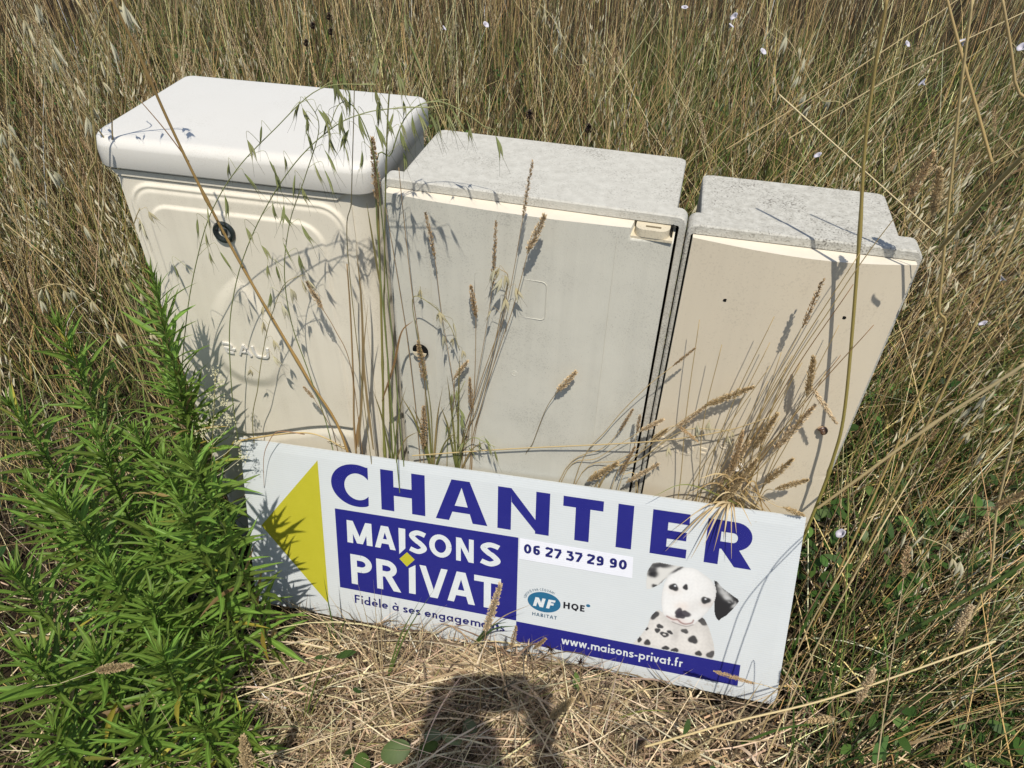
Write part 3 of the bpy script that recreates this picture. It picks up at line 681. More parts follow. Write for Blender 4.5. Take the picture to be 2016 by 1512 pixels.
def electric_extra(root, door):
    # latch: cream block with a slot in the cut-away corner of the door
    V, F = loft([[(x, y, z) for x, y in rrect(.4225, .4745, -.0235 , .012, (.012, .016, .002, .002), 6)] for z in (-.0300, -.0170)] , cap0=True, cap1=True)
    h = link('latch', mesh_np('latch', V, F, M_HANDLE), root)
    V, F = box(.4375, .4610, -.014, -.0095, -.0172, -.0164); link('slot', mesh_np('slot', V, F, flat('slot_shade', (.16, .13, .08), .8)), h)
    V, F = box(.4165, .4805, -.0225, .012, -.0345, -.0305); link('latch_seat', mesh_np('latch_seat', V, F, M_HANDLE), root)
    V, F = box(.4770, .4790, -.012, .012, -.0300, -.0140); link('latch_stop', mesh_np('latch_stop', V, F, M_DARK), root)
    # round keyhole with a tilted flap
    d = np.array([.061, -.0305, -.322])
    c = [(d[0] + .0155 * cos(2 * pi * i / 24), d[1] - .0002, d[2] + .0155 * sin(2 * pi * i / 24)) for i in range(24)]
    link('keyhole', mesh_np('keyhole', c, [list(range(24))], M_DARK), root)
    c = [(d[0] - .001 + .0135 * cos(pi * 1.05 + pi * .9 * i / 14), d[1] - .0015, d[2] - .0015 + .0135 * sin(pi * 1.05 + pi * .9 * i / 14)) for i in range(15)]
    c2 = [(x, y - .0018, z) for x, y, z in c]
    V, F = loft([c, c2], cap1=True); link('keyhole_flap', mesh_np('keyhole_flap', V, F, M_HANDLE), root)
    fr = MB(); ring = rrect(.168, .2925, -.208, -.132, .009, 5); yy = lambda x: -float(electric_door(np.array([x]), np.array([-.4]))[0]) - .0002
    V, F = tube([np.array([x, yy(x), z]) for x, z in ring + ring[:1]], .0007, .0007, 4); fr.add(V, F)
    V, F = tube([np.array([.2165 + .013 * cos(a), yy(.2165), -.170 + .026 * sin(a)]) for a in np.linspace(-1.9, 1.6, 14)], .0006, .0006, 4); fr.add(V, F)
    link('label_frame', fr.mesh('label_frame', M_GREYDOOR, smooth=True), root)
    for xc in (.0875, .397):
        V, F = tube([np.array([xc + .004 * t, yy(xc) + .0002, -.034 - .95 * t]) for t in np.linspace(0, 1, 8)], .0005, .0005, 4); link('mould_line', mesh_np('mould_line', V, F, M_GREYDOOR), root)
    rg = MB(); V, F = tube([np.array([.242 + .0055 * cos(a), -.0318, -.336 + .0055 * sin(a)]) for a in np.linspace(0, 2 * pi, 19)], .0006, .0006, 4); rg.add(V, F)
    V, F = tube([np.array([.242 + .0022 * cos(a), -.0318, -.336 + .0022 * sin(a)]) for a in np.linspace(0, 2 * pi, 11)], .0006, .0006, 4); rg.add(V, F)
    link('round_mark', rg.mesh('round_mark', M_GREYDOOR), root)
def electric_door(X, Z):
    p = np.interp(X, [.010, .088, .20, .30, .397, .482], [.018, .0265, .0315, .0318, .0265, .0175])
    D_ = p.copy()
    cut = (X > .417) & (Z > -.0325); D_ = np.where(cut, -.012, D_)
    return D_ + .0006 * np.sin(X * 23) * np.sin(Z * 9)
def gas_door(X, Z):
    u = np.clip((X - .008) / (.333 - .008), 0, 1); D_ = .010 + .0215 * np.sin(pi * u ** 1.12) ** .9
    seam = -.466 - .004 * np.sin(pi * u); D_ -= .0014 * np.exp(-((Z - seam) / .0010) ** 2)
    return D_
def gas_extra(root, door):
    def yd(x): return -float(gas_door(np.array([x]), np.array([-.1]))[0])
    for (x, z) in ((.077, -.112), (.256, -.112)):
        c = [(x + .0035 * cos(2 * pi * i / 14), yd(x) - .0003, z + .0030 * sin(2 * pi * i / 14)) for i in range(14)]
        link('screw_hole', mesh_np('screw_hole', c, [list(range(14))], M_DARK), root)
    gl = text_fit('ERDF', .17, .013, .110, -.459, .028, .10)
    mb = MB(); k = 0
    for g in gl:
        for q in g:
            k += 1; n = len(q); A2 = sum(q[i][0] * q[(i + 1) % n][1] - q[(i + 1) % n][0] * q[i][1] for i in range(n)); q = q if A2 > 0 else q[::-1]
            V = [(p[0], yd(p[0]) - .0013 - .00004 * (k % 5), p[1]) for p in q] + [(p[0], yd(p[0]) + .0005, p[1]) for p in q]
            mb.add(V, [list(range(n))] + [[i, n + i, n + (i + 1) % n, (i + 1) % n] for i in range(n)])
    link('raised_lettering', mb.mesh('raised_lettering', M_BEIGE), root)
    V, F = tube([np.array([.136 + .0075 * cos(a), yd(.136) - .0004, -.413 + .0065 * sin(a)]) for a in np.linspace(0, 2 * pi, 21)], .0012, .0012, 5)
    link('round_mark', mesh_np('round_mark', V, F, M_BEIGE), root)
def make_cabinets():
    water_cabinet()
    composite_cabinet('electric_cabinet', 'middle grey cabinet with weathered flat top and latch in the door corner', (0, 0, 1.055), 0, .4975, .2251, .0319, .0277, .0173, M_SMC, M_GREYDOOR, .0150, .0105, electric_door, (.0130, .4825), -.0165, electric_extra)
    composite_cabinet('connection_cabinet', 'smallest cabinet at the right with lichen spotted top and beige door', (.5, -.0023, 1.055 - .0084), .0313, .3399, .1905, .0435, .0171, .028, M_SMC2, M_BEIGE, .0150, .0065, gas_door, (.0095, .3325), -.0165, gas_extra)
make_cabinets()
# ------------------------------------------------------------------ vegetation: shared tools
M_STRAW = leafy('dry_grass', transl=.12, rough=.55)
M_GREEN = leafy('green_grass', transl=.35, rough=.45)
M_LEAF = leafy('weed_leaf', transl=.40, rough=.5, rand=.36, spec=.3)
M_SEED = leafy('seed_husk', transl=.30, rough=.55)
def pal(n, items, jit=.18):
    C = np.array([c for c, _ in items]); p = np.array([w for _, w in items], float); p /= p.sum()
    c = C[rng.choice(len(C), n, p=p)]
    return np.clip(c * np.exp(rng.normal(0, jit, (n, 1))) * (1 + rng.normal(0, .05, (n, 3))), .004, .9)
STRAW = [((.62, .46, .21), 3), ((.74, .58, .31), 2.4), ((.46, .31, .12), 3), ((.18, .12, .055), 2.6), ((.80, .67, .42), 1.4), ((.32, .26, .08), 1)]
BROWN = [((.34, .23, .10), 3), ((.54, .38, .17), 2.6), ((.085, .056, .028), 4.0), ((.74, .57, .31), 1.8), ((.20, .165, .05), 1.3)]
GREENS = [((.070, .135, .020), 3), ((.12, .19, .035), 2), ((.04, .085, .014), 2.4), ((.22, .24, .06), 1.0)]
MIXED = BROWN + [((.11, .16, .04), 2.4), ((.19, .20, .065), 2.0)]
HEAPC = [((.40, .295, .18), 3), ((.53, .41, .26), 1.8), ((.25, .175, .10), 2.8), ((.10, .07, .04), 3.0), ((.64, .53, .36), .8)]

def grow(bx, by, bz, L, th0, th1, ph0, ph1, K):
    """centre lines of blades: angle from upright goes th0 -> th0+th1, heading ph0 -> ph0+ph1"""
    n = len(bx); P = np.zeros((n, K + 1, 3)); P[:, 0] = np.stack([bx, by, bz], -1); T = np.zeros((n, K + 1, 3))
    for k in range(K + 1):
        t = k / K; th = th0 + th1 * t ** 1.4; ph = ph0 + ph1 * t
        d = np.stack([np.sin(th) * np.cos(ph), np.sin(th) * np.sin(ph), np.cos(th)], -1); T[:, k] = d
        if k < K: P[:, k + 1] = P[:, k] + d * (L / K)[:, None]
    return P, T
CABS = [((-.5387, -.0146), .0494, .5205, .3445, 1.075), ((0, -.034), 0, .50, .262, 1.062), ((.5, -.036), .0313, .34, .228, 1.054)]
def blocked(P, pad=.004, front=False):
    """true where a centre line runs into a cabinet or through the sign"""
    n, K, _ = P.shape; bad = np.zeros(n, bool)
    fine = np.concatenate([P, .5 * (P[:, 1:] + P[:, :-1])], 1)
    for (o, yw, W, D, H) in CABS:
        dx = fine[..., 0] - o[0]; dy = fine[..., 1] - o[1]; lx = dx * cos(yw) + dy * sin(yw); ly = -dx * sin(yw) + dy * cos(yw)
        bad |= ((lx > -pad) & (lx < W + pad) & (ly > -pad) & (ly < D + pad) & (fine[..., 2] < H + pad)).any(1)
    q = (fine - SO) @ RS
    if front: bad |= ((q[..., 1] < 0) & (q[..., 1] > -.40) & (q[..., 0] > -.06) & (q[..., 0] < SW - .02) & (q[..., 2] > .075 - .10 * q[..., 1])).any(1)
    q = (P - SO) @ RS
    ins = (q[..., 0] > -.01) & (q[..., 0] < SW + .01) & (q[..., 2] > -.02) & (q[..., 2] < SH + .01)
    bad |= (ins & (np.abs(q[..., 1] - .002) < .007)).any(1)
    cr = (q[:, 1:, 1] * q[:, :-1, 1] < 0) & (ins[:, 1:] | ins[:, :-1]); bad |= cr.any(1)
    return bad
def sees(P3, margin=.5):
    """keep only what lies in or near the field of view"""
    v = (P3 - CAM) @ RC; f = np.maximum(v[..., 1], 1e-3); u = v[..., 0] / f; z = v[..., 2] / f
    return (v[..., 1] > .05) & (np.abs(u) < .68 + margin) & (np.abs(z) < .51 + margin)
def ribbon_field(name, P, T, ph, w, cols, mat, psi=None, prof=None, kind='stuff', tipcol=None):
    keep = ~blocked(P, front=True) & sees(P[:, P.shape[1] // 2]); P, T, ph, w, cols = P[keep], T[keep], ph[keep], w[keep], cols[keep]
    n, K1, _ = P.shape; psi = rng.uniform(-.9, .9, n) if psi is None else psi[keep]
    t = np.linspace(0, 1, K1); pr = (1 - t ** 2.2) * .92 + .08 if prof is None else prof(t)
    h = np.stack([-np.sin(ph), np.cos(ph), np.zeros(n)], -1)[:, None, :]
    nrm = np.cross(T, np.broadcast_to(h, T.shape)); S = np.cos(psi)[:, None, None] * h + np.sin(psi)[:, None, None] * nrm
    off = S * (w[:, None] * pr[None])[..., None] * .5
    V = np.stack([P - off, P + off], 2).reshape(-1, 3)
    i = np.arange(n)[:, None] * (K1 * 2); k = np.arange(K1 - 1)[None] * 2; a = (i + k).ravel()
    F = np.stack([a, a + 1, a + 3, a + 2], -1)
    C = np.repeat(cols, K1 * 2, 0)
    if tipcol is not None:
        tt = np.tile(np.repeat(t, 2), n)[:, None] ** 2; C = C * (1 - tt * .7) + np.array(tipcol)[None] * tt * .7
    o = link(name, mesh_np(name, V, F, mat, C)); 
    if kind: o['kind'] = kind
    return o
def tube_field(name, P, T, ph, r, cols, mat, kind='stuff'):
    keep = ~blocked(P, front=True) & sees(P[:, P.shape[1] // 2]); P, T, ph, r, cols = P[keep], T[keep], ph[keep], r[keep], cols[keep]
    n, K1, _ = P.shape; t = np.linspace(0, 1, K1); pr = 1 - .55 * t
    h = np.broadcast_to(np.stack([-np.sin(ph), np.cos(ph), np.zeros(n)], -1)[:, None, :], T.shape); nrm = np.cross(T, h)
    rr = (r[:, None] * pr[None])[..., None]
    V = np.stack([P + rr * (cos(a) * h + sin(a) * nrm) for a in (0, 2.094, 4.189)], 2).reshape(-1, 3)
    i = np.arange(n)[:, None, None] * (K1 * 3); k = np.arange(K1 - 1)[None, :, None] * 3; s = np.arange(3)[None, None]
    a = (i + k + s).ravel(); b = (i + k + (s + 1) % 3).ravel()
    F = np.stack([a, b, b + 3, a + 3], -1)
    o = link(name, mesh_np(name, V, F, mat, np.repeat(cols, K1 * 3, 0), smooth=True)); 
    if kind: o['kind'] = kind
    return o
U = lambda a, b, n: rng.uniform(a, b, n)
def clumps(nc, per, x0, x1, y0, y1, s, ypow=1.0):
    cx, cy = U(x0, x1, nc), y0 + U(0, 1, nc) ** ypow * (y1 - y0); k = rng.poisson(per, nc) + 2; idx = np.repeat(np.arange(nc), k); n = len(idx)
    dx, dy = rng.normal(0, s, n), rng.normal(0, s, n); return cx[idx] + dx, cy[idx] + dy, np.arctan2(dy, dx) + rng.normal(0, .6, n), np.hypot(dx, dy) / s, idx, n
def noise2(x, y, s, seed=0):
    return .5 + .5 * np.sin(x * s + 1.7 * np.sin(y * s * .8 + seed) + seed) * np.sin(y * s * 1.1 + 1.3 * np.sin(x * s * .7 - seed) + 2 * seed)

# ------------------------------------------------------------------ the meadow (uncountable)
def meadow():
    # --- litter of dead blades close to the soil, darkened to stand for deep shade
    n = 24000
    x = U(-2.6, 2.6, n); y = -1.1 + (U(0, 1, n) ** 1.35) * 3.6
    z = ground_h(x, y) + U(0, .03, n) + .02 * noise2(x, y, 9, 2)
    ph = U(0, 2 * pi, n); P, T = grow(x, y, z, U(.05, .17, n), U(1.0, 1.75, n), rng.normal(0, .35, n), ph, rng.normal(0, .9, n), 4)
    P[..., 2] = np.maximum(P[..., 2], ground_h(P[..., 0], P[..., 1]) + .002)
    c = pal(n, [((.17, .125, .07), 3), ((.27, .205, .12), 1.8), ((.10, .072, .042), 3.2), ((.05, .037, .022), 2.8), ((.50, .41, .27), .55)], .3)
    ribbon_field('dead_grass_litter', P, T, ph, U(.0014, .0038, n), c, M_STRAW)
    # --- the straw mat in front of the sign
    n = 10500
    x = rng.normal(.24, .36, n); y = -.205 - np.abs(rng.normal(0, .27, n)); x = x + .5 * (y + .3) * 0
    z = ground_h(x, y) + np.abs(rng.normal(0, .024, n)) + .004
    ph = rng.normal(.75, 1.1, n) + pi * rng.integers(0, 2, n); P, T = grow(x, y, z, U(.06, .22, n), U(1.10, 1.62, n), rng.normal(.1, .3, n), ph, rng.normal(0, .9, n), 5)
    P[..., 2] = np.maximum(P[..., 2], ground_h(P[..., 0], P[..., 1]) + .003)
    kk = (x > -.12 + .10 * noise2(x, y, 9)) | (U(0, 1, n) < .30); P, T, ph = P[kk], T[kk], ph[kk]; n = len(ph)
    ribbon_field('straw_mat', P, T, ph, U(.0018, .0048, n), pal(n, HEAPC, .34), M_STRAW)
    n = 900
    x = rng.normal(.32, .42, n); y = -.23 - np.abs(rng.normal(0, .26, n)); z = ground_h(x, y) + U(.02, .07, n); ph = rng.normal(.6, .9, n) + pi * rng.integers(0, 2, n)
    P, T = grow(x, y, z, U(.20, .46, n), U(1.2, 1.6, n), rng.normal(.15, .25, n), ph, rng.normal(0, .7, n), 8)
    P[..., 2] = np.maximum(P[..., 2], ground_h(P[..., 0], P[..., 1]) + .012)
    ribbon_field('long_straw_strands', P, T, ph, U(.0018, .0040, n), pal(n, [((.58, .46, .28), 3), ((.66, .54, .36), 2), ((.44, .33, .19), 2), ((.26, .26, .09), .7)], .2), M_STRAW)
    # curled ribbons
    n = 900
    x = rng.normal(.42, .40, n); y = -.25 - np.abs(rng.normal(0, .22, n)); z = ground_h(x, y) + U(.01, .05, n); ph = U(0, 6.28, n)
    P, T = grow(x, y, z, U(.06, .14, n), U(.2, 1.2, n), U(1.5, 4.2, n), ph, rng.normal(0, 1.2, n), 9)
    P[..., 2] = np.maximum(P[..., 2], ground_h(P[..., 0], P[..., 1]) + .004)
    ribbon_field('curled_dead_blades', P, T, ph, U(.003, .006, n), pal(n, HEAPC, .15), M_STRAW)
    # --- low green growth
    n = 34000
    x = U(-3.6, 3.4, n); y = -1.0 + U(0, 1, n) ** 1.2 * 5.4
    g = noise2(x, y, 3.1, 1) + .35 * noise2(x, y, 11, 4); want = 1.15 * np.where((x > -.45) & (x < .95) & (y < -.12), .10, np.where(x > .8, .8, np.where(x < -.5, .85, 1.0)))
    k = (g > .50) & (U(0, 1, n) < want); x, y = x[k], y[k]; n = len(x)
    ph = U(0, 6.28, n); z = ground_h(x, y)
    L = U(.07, .26, n) * np.where((y > .35) & (x > -.1), 1.8, np.where(y > .35, 1.4, .9)) * np.where((x > -.4) & (x < .9) & (y < -.15), .55, 1)
    P, T = grow(x, y, z, L, U(.1, .6, n), U(.3, 1.3, n), ph, rng.normal(0, .3, n), 5)
    ribbon_field('green_grass', P, T, ph, U(.0025, .0058, n), pal(n, GREENS, .32), M_GREEN, tipcol=(.30, .27, .10))
    # small broad leaves low down (clover, bindweed and the like)
    n = 15000
    x = U(-3.0, 3.0, n); y = -.9 + U(0, 1, n) ** 1.1 * 4.2
    g = noise2(x, y, 4.3, 7); k = (g > np.where(x > .8, .48, np.where(y > .3, .50, .58))) & ~((x > -.3) & (x < .9) & (y < -.1) & (U(0, 1, n) < .93)) ; x, y = x[k], y[k]; n = len(x); ph = U(0, 6.28, n)
    z = ground_h(x, y) + U(.01, .14, n) * np.where(y > .3, 2.0, np.where(x > .8, 1.5, 1.0))
    P, T = grow(x, y, z, U(.018, .046, n), U(.6, 1.5, n), U(0, .7, n), ph, rng.normal(0, .2, n), 4)
    ribbon_field('broad_leaf_undergrowth', P, T, ph, U(.010, .022, n), pal(n, [((.060, .115, .024), 3), ((.036, .075, .016), 2.4), ((.10, .165, .035), 1.5)], .25), M_GREEN, psi=rng.normal(0, .35, n), prof=lambda t: np.sin(pi * (.08 + .90 * t)) ** .75)
    # --- dry blades between, near-black ones mixed in to deepen the shade low down
    x, y, ph, rr_, ci, n = clumps(900, 12, -4.5, 3.6, .32, 5.9, .06, 1.15); z = ground_h(x, y)
    P, T = grow(x, y, z, U(.15, .48, n), U(.05, .45, n), U(.2, 1.5, n), ph, rng.normal(0, .35, n), 5)
    ribbon_field('dry_grass_blades', P, T, ph, U(.0020, .0050, n), pal(n, MIXED + [((.06, .045, .025), 7), ((.05, .07, .02), 5)], .40), M_STRAW)
    # --- standing dry stems behind the cabinets: near ones round, far ones thin
    x, y, fan, rr_, ci, n = clumps(430, 9, -3.4, 2.8, .36, 2.4, .045); right_side = np.clip((x - .3) / 1.2, 0, 1)
    ph = np.where(U(0, 1, n) < .15 + .6 * right_side, rng.normal(.5, .55, n), fan); z = ground_h(x, y)
    P, T = grow(x, y, z, U(.34, .80, n), np.abs(rng.normal(.06, .06, n)) + .10 * rr_ + .34 * right_side * U(0, 1, n), U(.0, .55, n), ph, rng.normal(0, .2, n), 5)
    c = pal(n, BROWN, .42); m_ = (U(0, 1, 431)[np.minimum(ci, 430)] < np.where(x > -.2, .36, .16)) & (U(0, 1, n) < .75); c[m_] = pal(m_.sum(), [((.15, .20, .04), 2), ((.26, .25, .06), 1.5), ((.085, .14, .028), 1.6)], .3)
    tube_field('standing_dry_stems', P, T, ph, U(.0008, .0021, n), c, M_STRAW)
    n = 10000
    x = U(-6.0, 4.2, n); y = 2.2 + U(0, 1, n) * 5.5; ph = U(0, 6.28, n); z = ground_h(x, y) * np.where(y > 6, .5, 1)
    P, T = grow(x, y, z, U(.45, .95, n), np.abs(rng.normal(.1, .1, n)), U(0, .4, n), ph, rng.normal(0, .2, n), 4)
    ribbon_field('far_dry_stems', P, T, ph, U(.0020, .0042, n), pal(n, BROWN, .42), M_STRAW)
    # --- right: stems laid over to the right by the wind
    x, y, fan, rr_, ci, n = clumps(170, 11, .90, 2.4, -.75, 1.45, .05); ph = np.where(U(0, 1, n) < .72, rng.normal(.55, .5, n), fan); z = ground_h(x, y) + U(0, .03, n)
    P, T = grow(x, y, z, U(.25, .75, n), U(.35, 1.15, n), U(.05, .5, n), ph, rng.normal(0, .25, n), 6)
    tube_field('wind_laid_stems', P, T, ph, U(.0008, .0020, n), pal(n, STRAW + [((.16, .18, .045), 2.4), ((.12, .085, .045), 3)], .36), M_STRAW)
    # long pale straws lying across the rest
    n = 640
    x = U(-2.2, 2.6, n); y = .42 + U(0, 1, n) * 2.2; rs = np.clip((x + .4) / 1.4, 0, 1); ph = np.where(U(0, 1, n) < .75, rng.normal(.35, .5, n), rng.normal(2.8, .5, n)); z = ground_h(x, y) + U(.05, .34, n)
    P, T = grow(x, y, z, U(.35, .85, n), .35 + .75 * rs * U(.4, 1, n), U(-.1, .3, n), ph, rng.normal(0, .15, n), 4)
    tube_field('wind_crossed_straws', P, T, ph, U(.0008, .0019, n), pal(n, [((.72, .58, .33), 3), ((.50, .40, .21), 2), ((.40, .29, .12), 1.5)], .2), M_STRAW)
    n = 4200
    x = U(.80, 2.2, n); y = -.85 + U(0, 1, n) * 1.7; ph = rng.normal(.4, 1.1, n) + pi * (U(0, 1, n) < .25); z = ground_h(x, y) + U(0, .04, n)
    P, T = grow(x, y, z, U(.08, .30, n), U(.5, 1.45, n), U(-.1, .7, n), ph, rng.normal(0, .5, n), 5)
    ribbon_field('tangled_dry_blades', P, T, ph, U(.002, .0042, n), pal(n, STRAW + [((.07, .11, .028), 5), ((.10, .075, .04), 6)], .36), M_STRAW)
    n = 2200
    x = U(.84, 2.4, n); y = -.85 + U(0, 1, n) * 2.2; g = noise2(x, y, 3.7, 5); k = g > .42; x, y = x[k], y[k]; n = len(x); ph = rng.normal(.6, 1.2, n); z = ground_h(x, y) + U(0, .05, n)
    P, T = grow(x, y, z, U(.12, .36, n), U(.3, 1.0, n), U(.1, .9, n), ph, rng.normal(0, .3, n), 5)
    ribbon_field('lush_green_blades', P, T, ph, U(.0035, .0075, n), pal(n, [((.06, .115, .022), 3), ((.09, .15, .035), 2), ((.04, .08, .018), 2)], .25), M_GREEN)
    n = 1500
    x = U(.88, 1.9, n); y = -.6 + U(0, 1, n) * 1.6; g = noise2(x, y, 5.3, 3); k = g > .60; x, y = x[k], y[k]; n = len(x); ph = U(0, 6.28, n); z = ground_h(x, y) + U(.07, .22, n)
    P, T = grow(x, y, z, U(.022, .055, n), U(.9, 1.6, n), U(0, .6, n), ph, rng.normal(0, .2, n), 4)
    ribbon_field('broad_leaf_patch', P, T, ph, U(.012, .024, n), pal(n, [((.07, .14, .026), 3), ((.05, .10, .02), 2), ((.11, .18, .04), 1.5)], .2), M_GREEN, psi=rng.normal(0, .4, n), prof=lambda t: np.sin(pi * (.08 + .90 * t)) ** .75)
    # --- left: thinner, partly fallen stems over dark litter
    n = 1300
    x = U(-2.3, -.52, n); y = -.55 + U(0, 1, n) * 1.6; ph = rng.normal(2.4, 1.2, n); z = ground_h(x, y)
    P, T = grow(x, y, z, U(.20, .68, n), U(.05, .75, n), U(.0, .7, n), ph, rng.normal(0, .3, n), 6)
    tube_field('leaning_stems', P, T, ph, U(.0006, .0014, n), pal(n, STRAW + [((.12, .14, .045), 4), ((.10, .075, .04), 4)], .36), M_STRAW)
meadow()

# ------------------------------------------------------------------ pieces of the single plants
def lens_vf(L, W, bend=.08, sides=6, th=.6, prof=(0.02, .55, .95, 1.0, .72, .32, 0.03)):
    V = []; n = len(prof)
    for k, p in enumerate(prof):
        t = k / (n - 1)
        for s in range(sides):
            a = 2 * pi * s / sides; V.append((W * .5 * p * cos(a) + bend * L * sin(pi * t), W * .5 * p * th * sin(a), L * t))
    F = []
    for k in range(n - 1):
        for s in range(sides):
            q = (s + 1) % sides; F.append([k * sides + s, k * sides + q, (k + 1) * sides + q, (k + 1) * sides + s])
    return V, F
def spikelet_mesh(name, L, W, c0, c1, awn=True, open_=.16):
    """one oat spikelet hanging from the origin along -Z: two husks and hair-thin awns"""
    mb = MB()
    for sgn in (1, -1):
        V, F = lens_vf(L, W, bend=.05)
        ca, sa = cos(open_ * sgn), sin(open_ * sgn)
        V = [(x * ca + z * sa, y + sgn * .0004, -(-x * sa + z * ca)) for x, y, z in V]
        o = len(mb.v); mb.add(V, F)
        for i in range(len(V)):
            t = -V[i][2] / L; mb.c[o + i] = tuple(c0[k] + (c1[k] - c0[k]) * t for k in range(3))
    if awn:
        for k in range(2):
            a = .25 * (k * 2 - 1); V, F = tube([(0, 0, -L * .45), (sin(a) * L * .35, .001, -L * .95), (sin(a) * L * .9, .002 * (k - .5), -L * 1.6)], .00035, .00012, 3)
            o = len(mb.v); mb.add(V, F, tuple(x * .55 for x in c0))
    return mb.mesh(name, M_SEED, smooth=True, cols=True)
def spike_vf(L, R, n, seed, col, fluffy=1.0, lob=False):
    """dense fuzzy seed head along +Z made of many small husks"""
    r_ = np.random.default_rng(seed); V = []; F = []; C = []
    for i in range(n):
        t = (i + r_.uniform(0, 1)) / n; env = (sin(pi * min(1, .10 + .90 * t)) ** .55) * (1 - .35 * t); env = max(env, .12)
        if lob: env *= .7 + .45 * sin(t * 23 + seed) ** 2
        a = r_.uniform(0, 2 * pi); rad = R * env * r_.uniform(.45, 1.0); z = L * t
        d = np.array([cos(a), sin(a), r_.uniform(.9, 1.9)]); d /= np.linalg.norm(d); s = np.cross(d, [0, 0, 1]); s /= np.linalg.norm(s) + 1e-9; u = np.cross(s, d)
        l = r_.uniform(.0042, .0075) * fluffy; wv = l * r_.uniform(.20, .30); p = np.array([cos(a) * rad * .9, sin(a) * rad * .9, z])
        o = len(V); V += [p, p + d * l * .45 + s * wv, p + d * l, p + d * l * .45 - s * wv, p + d * l * .45 + u * wv * .7]
        F += [[o, o + 1, o + 4], [o + 1, o + 2, o + 4], [o + 2, o + 3, o + 4], [o + 3, o, o + 4]]
        k = r_.uniform(.72, 1.25); C += [tuple(np.array(col) * k)] * 5
    return V, F, C
def spike_mesh(name, L, R, n, seed, col, fluffy=1.0, lob=False):
    V, F, C = spike_vf(L, R, n, seed, col, fluffy, lob)
    tv, tf = tube([(0, 0, -.004), (0, 0, L * .5), (0, 0, L * .96)], R * .35, R * .12, 5); o = len(V); V = list(V) + list(tv); F = F + [[i + o for i in f] for f in tf]; C = C + [tuple(np.array(col) * .7)] * len(tv)
    return mesh_np(name, V, F, M_SEED, np.array(C))
TAN = (.58, .42, .235); PALE = (.68, .54, .345); BRN = (.47, .335, .185); CREAMY = (.66, .60, .42)
SPIKE_KIND = [(.0062, 3, TAN, 1.0, False), (.0066, 4, PALE, 1.05, True), (.0054, 5, BRN, .85, False), (.0027, 6, BRN, .8, False), (.0080, 8, (.56, .43, .24), 1.15, True)]
SPIKES = {}
def spike_proto(idx, L):
    b = min((.045, .07, .10, .14), key=lambda q: abs(math.log(q / L)))
    if (idx, b) not in SPIKES:
        R, sd, cc, fl, lob = SPIKE_KIND[idx]; SPIKES[(idx, b)] = spike_mesh('spike', b, R * (b / .07) ** .35, int(190 * b / .07 * R / .005) + 30, sd, cc, fl * .85, lob)
    return SPIKES[(idx, b)], b
OATG = [spikelet_mesh('spikelet', .036, .0040, (.22, .27, .08), (.44, .45, .22), open_=.07), spikelet_mesh('spikelet', .031, .0036, (.27, .30, .10), (.50, .48, .26), open_=.10)]
OATC = [spikelet_mesh('spikelet', .034, .0062, (.62, .58, .38), (.72, .68, .52), open_=.15), spikelet_mesh('spikelet', .026, .0052, (.55, .48, .27), (.70, .65, .48), open_=.22)]
def align(v, roll=0.0):
    """rotation that turns +Z to v"""
    q = Vector((0, 0, 1)).rotation_difference(Vector(tuple(v)).normalized()); return q @ Euler((0, 0, roll)).to_quaternion()
def piece(me, name, parent, loc, direction, scale=1.0, roll=None, up=True):
    o = bpy.data.objects.new(name, me); COL.objects.link(o); o.parent = parent; o.location = tuple(loc)
    o.rotation_mode = 'QUATERNION'; o.rotation_quaternion = align(np.array(direction) * (1 if up else -1), random.uniform(0, 6.28) if roll is None else roll)
    o.scale = (scale,) * 3 if not isinstance(scale, tuple) else scale
    return o
def curve_mesh(name, pts, r0, r1, c0, c1, nodes=(), sides=5, mat=None):
    V, F = tube(pts, r0, r1, sides, prof=(lambda t: 1 + sum(.55 * math.exp(-((t - q) / .012) ** 2) for q in nodes)) if nodes else None)
    n = len(pts); C = np.repeat(np.array([[c0[k] + (c1[k] - c0[k]) * i / (n - 1) for k in range(3)] for i in range(n)]), sides, 0)
    return mesh_np(name, V, F, mat or M_STRAW, C, smooth=True)
def blade_mesh(name, pts, w, col, mat=None, tw=0.0, tip=None):
    P = np.array(catmull(pts, 5)); T = np.gradient(P, axis=0); T /= np.linalg.norm(T, axis=1)[:, None]; n = len(P)
    V = []; C = []
    for i in range(n):
        t = i / (n - 1); s = np.cross(T[i], np.array([0, -.5, .85])); s /= np.linalg.norm(s) + 1e-9; u = np.cross(s, T[i]); s = s * cos(tw * t) + u * sin(tw * t); ww = w * .5 * (1 - t ** 2.5) * min(1, .5 + 3 * t) + .0002
        V += [P[i] - s * ww, P[i] + u * ww * .18, P[i] + s * ww]; cc = np.array(col) if tip is None else np.array(col) * (1 - t) + np.array(tip) * t; C += [cc] * 3
    F = [[3 * i + k, 3 * i + k + 1, 3 * i + k + 4, 3 * i + k + 3] for i in range(n - 1) for k in (0, 1)]
    return mesh_np(name, V, F, mat or M_GREEN, np.array(C), smooth=True)

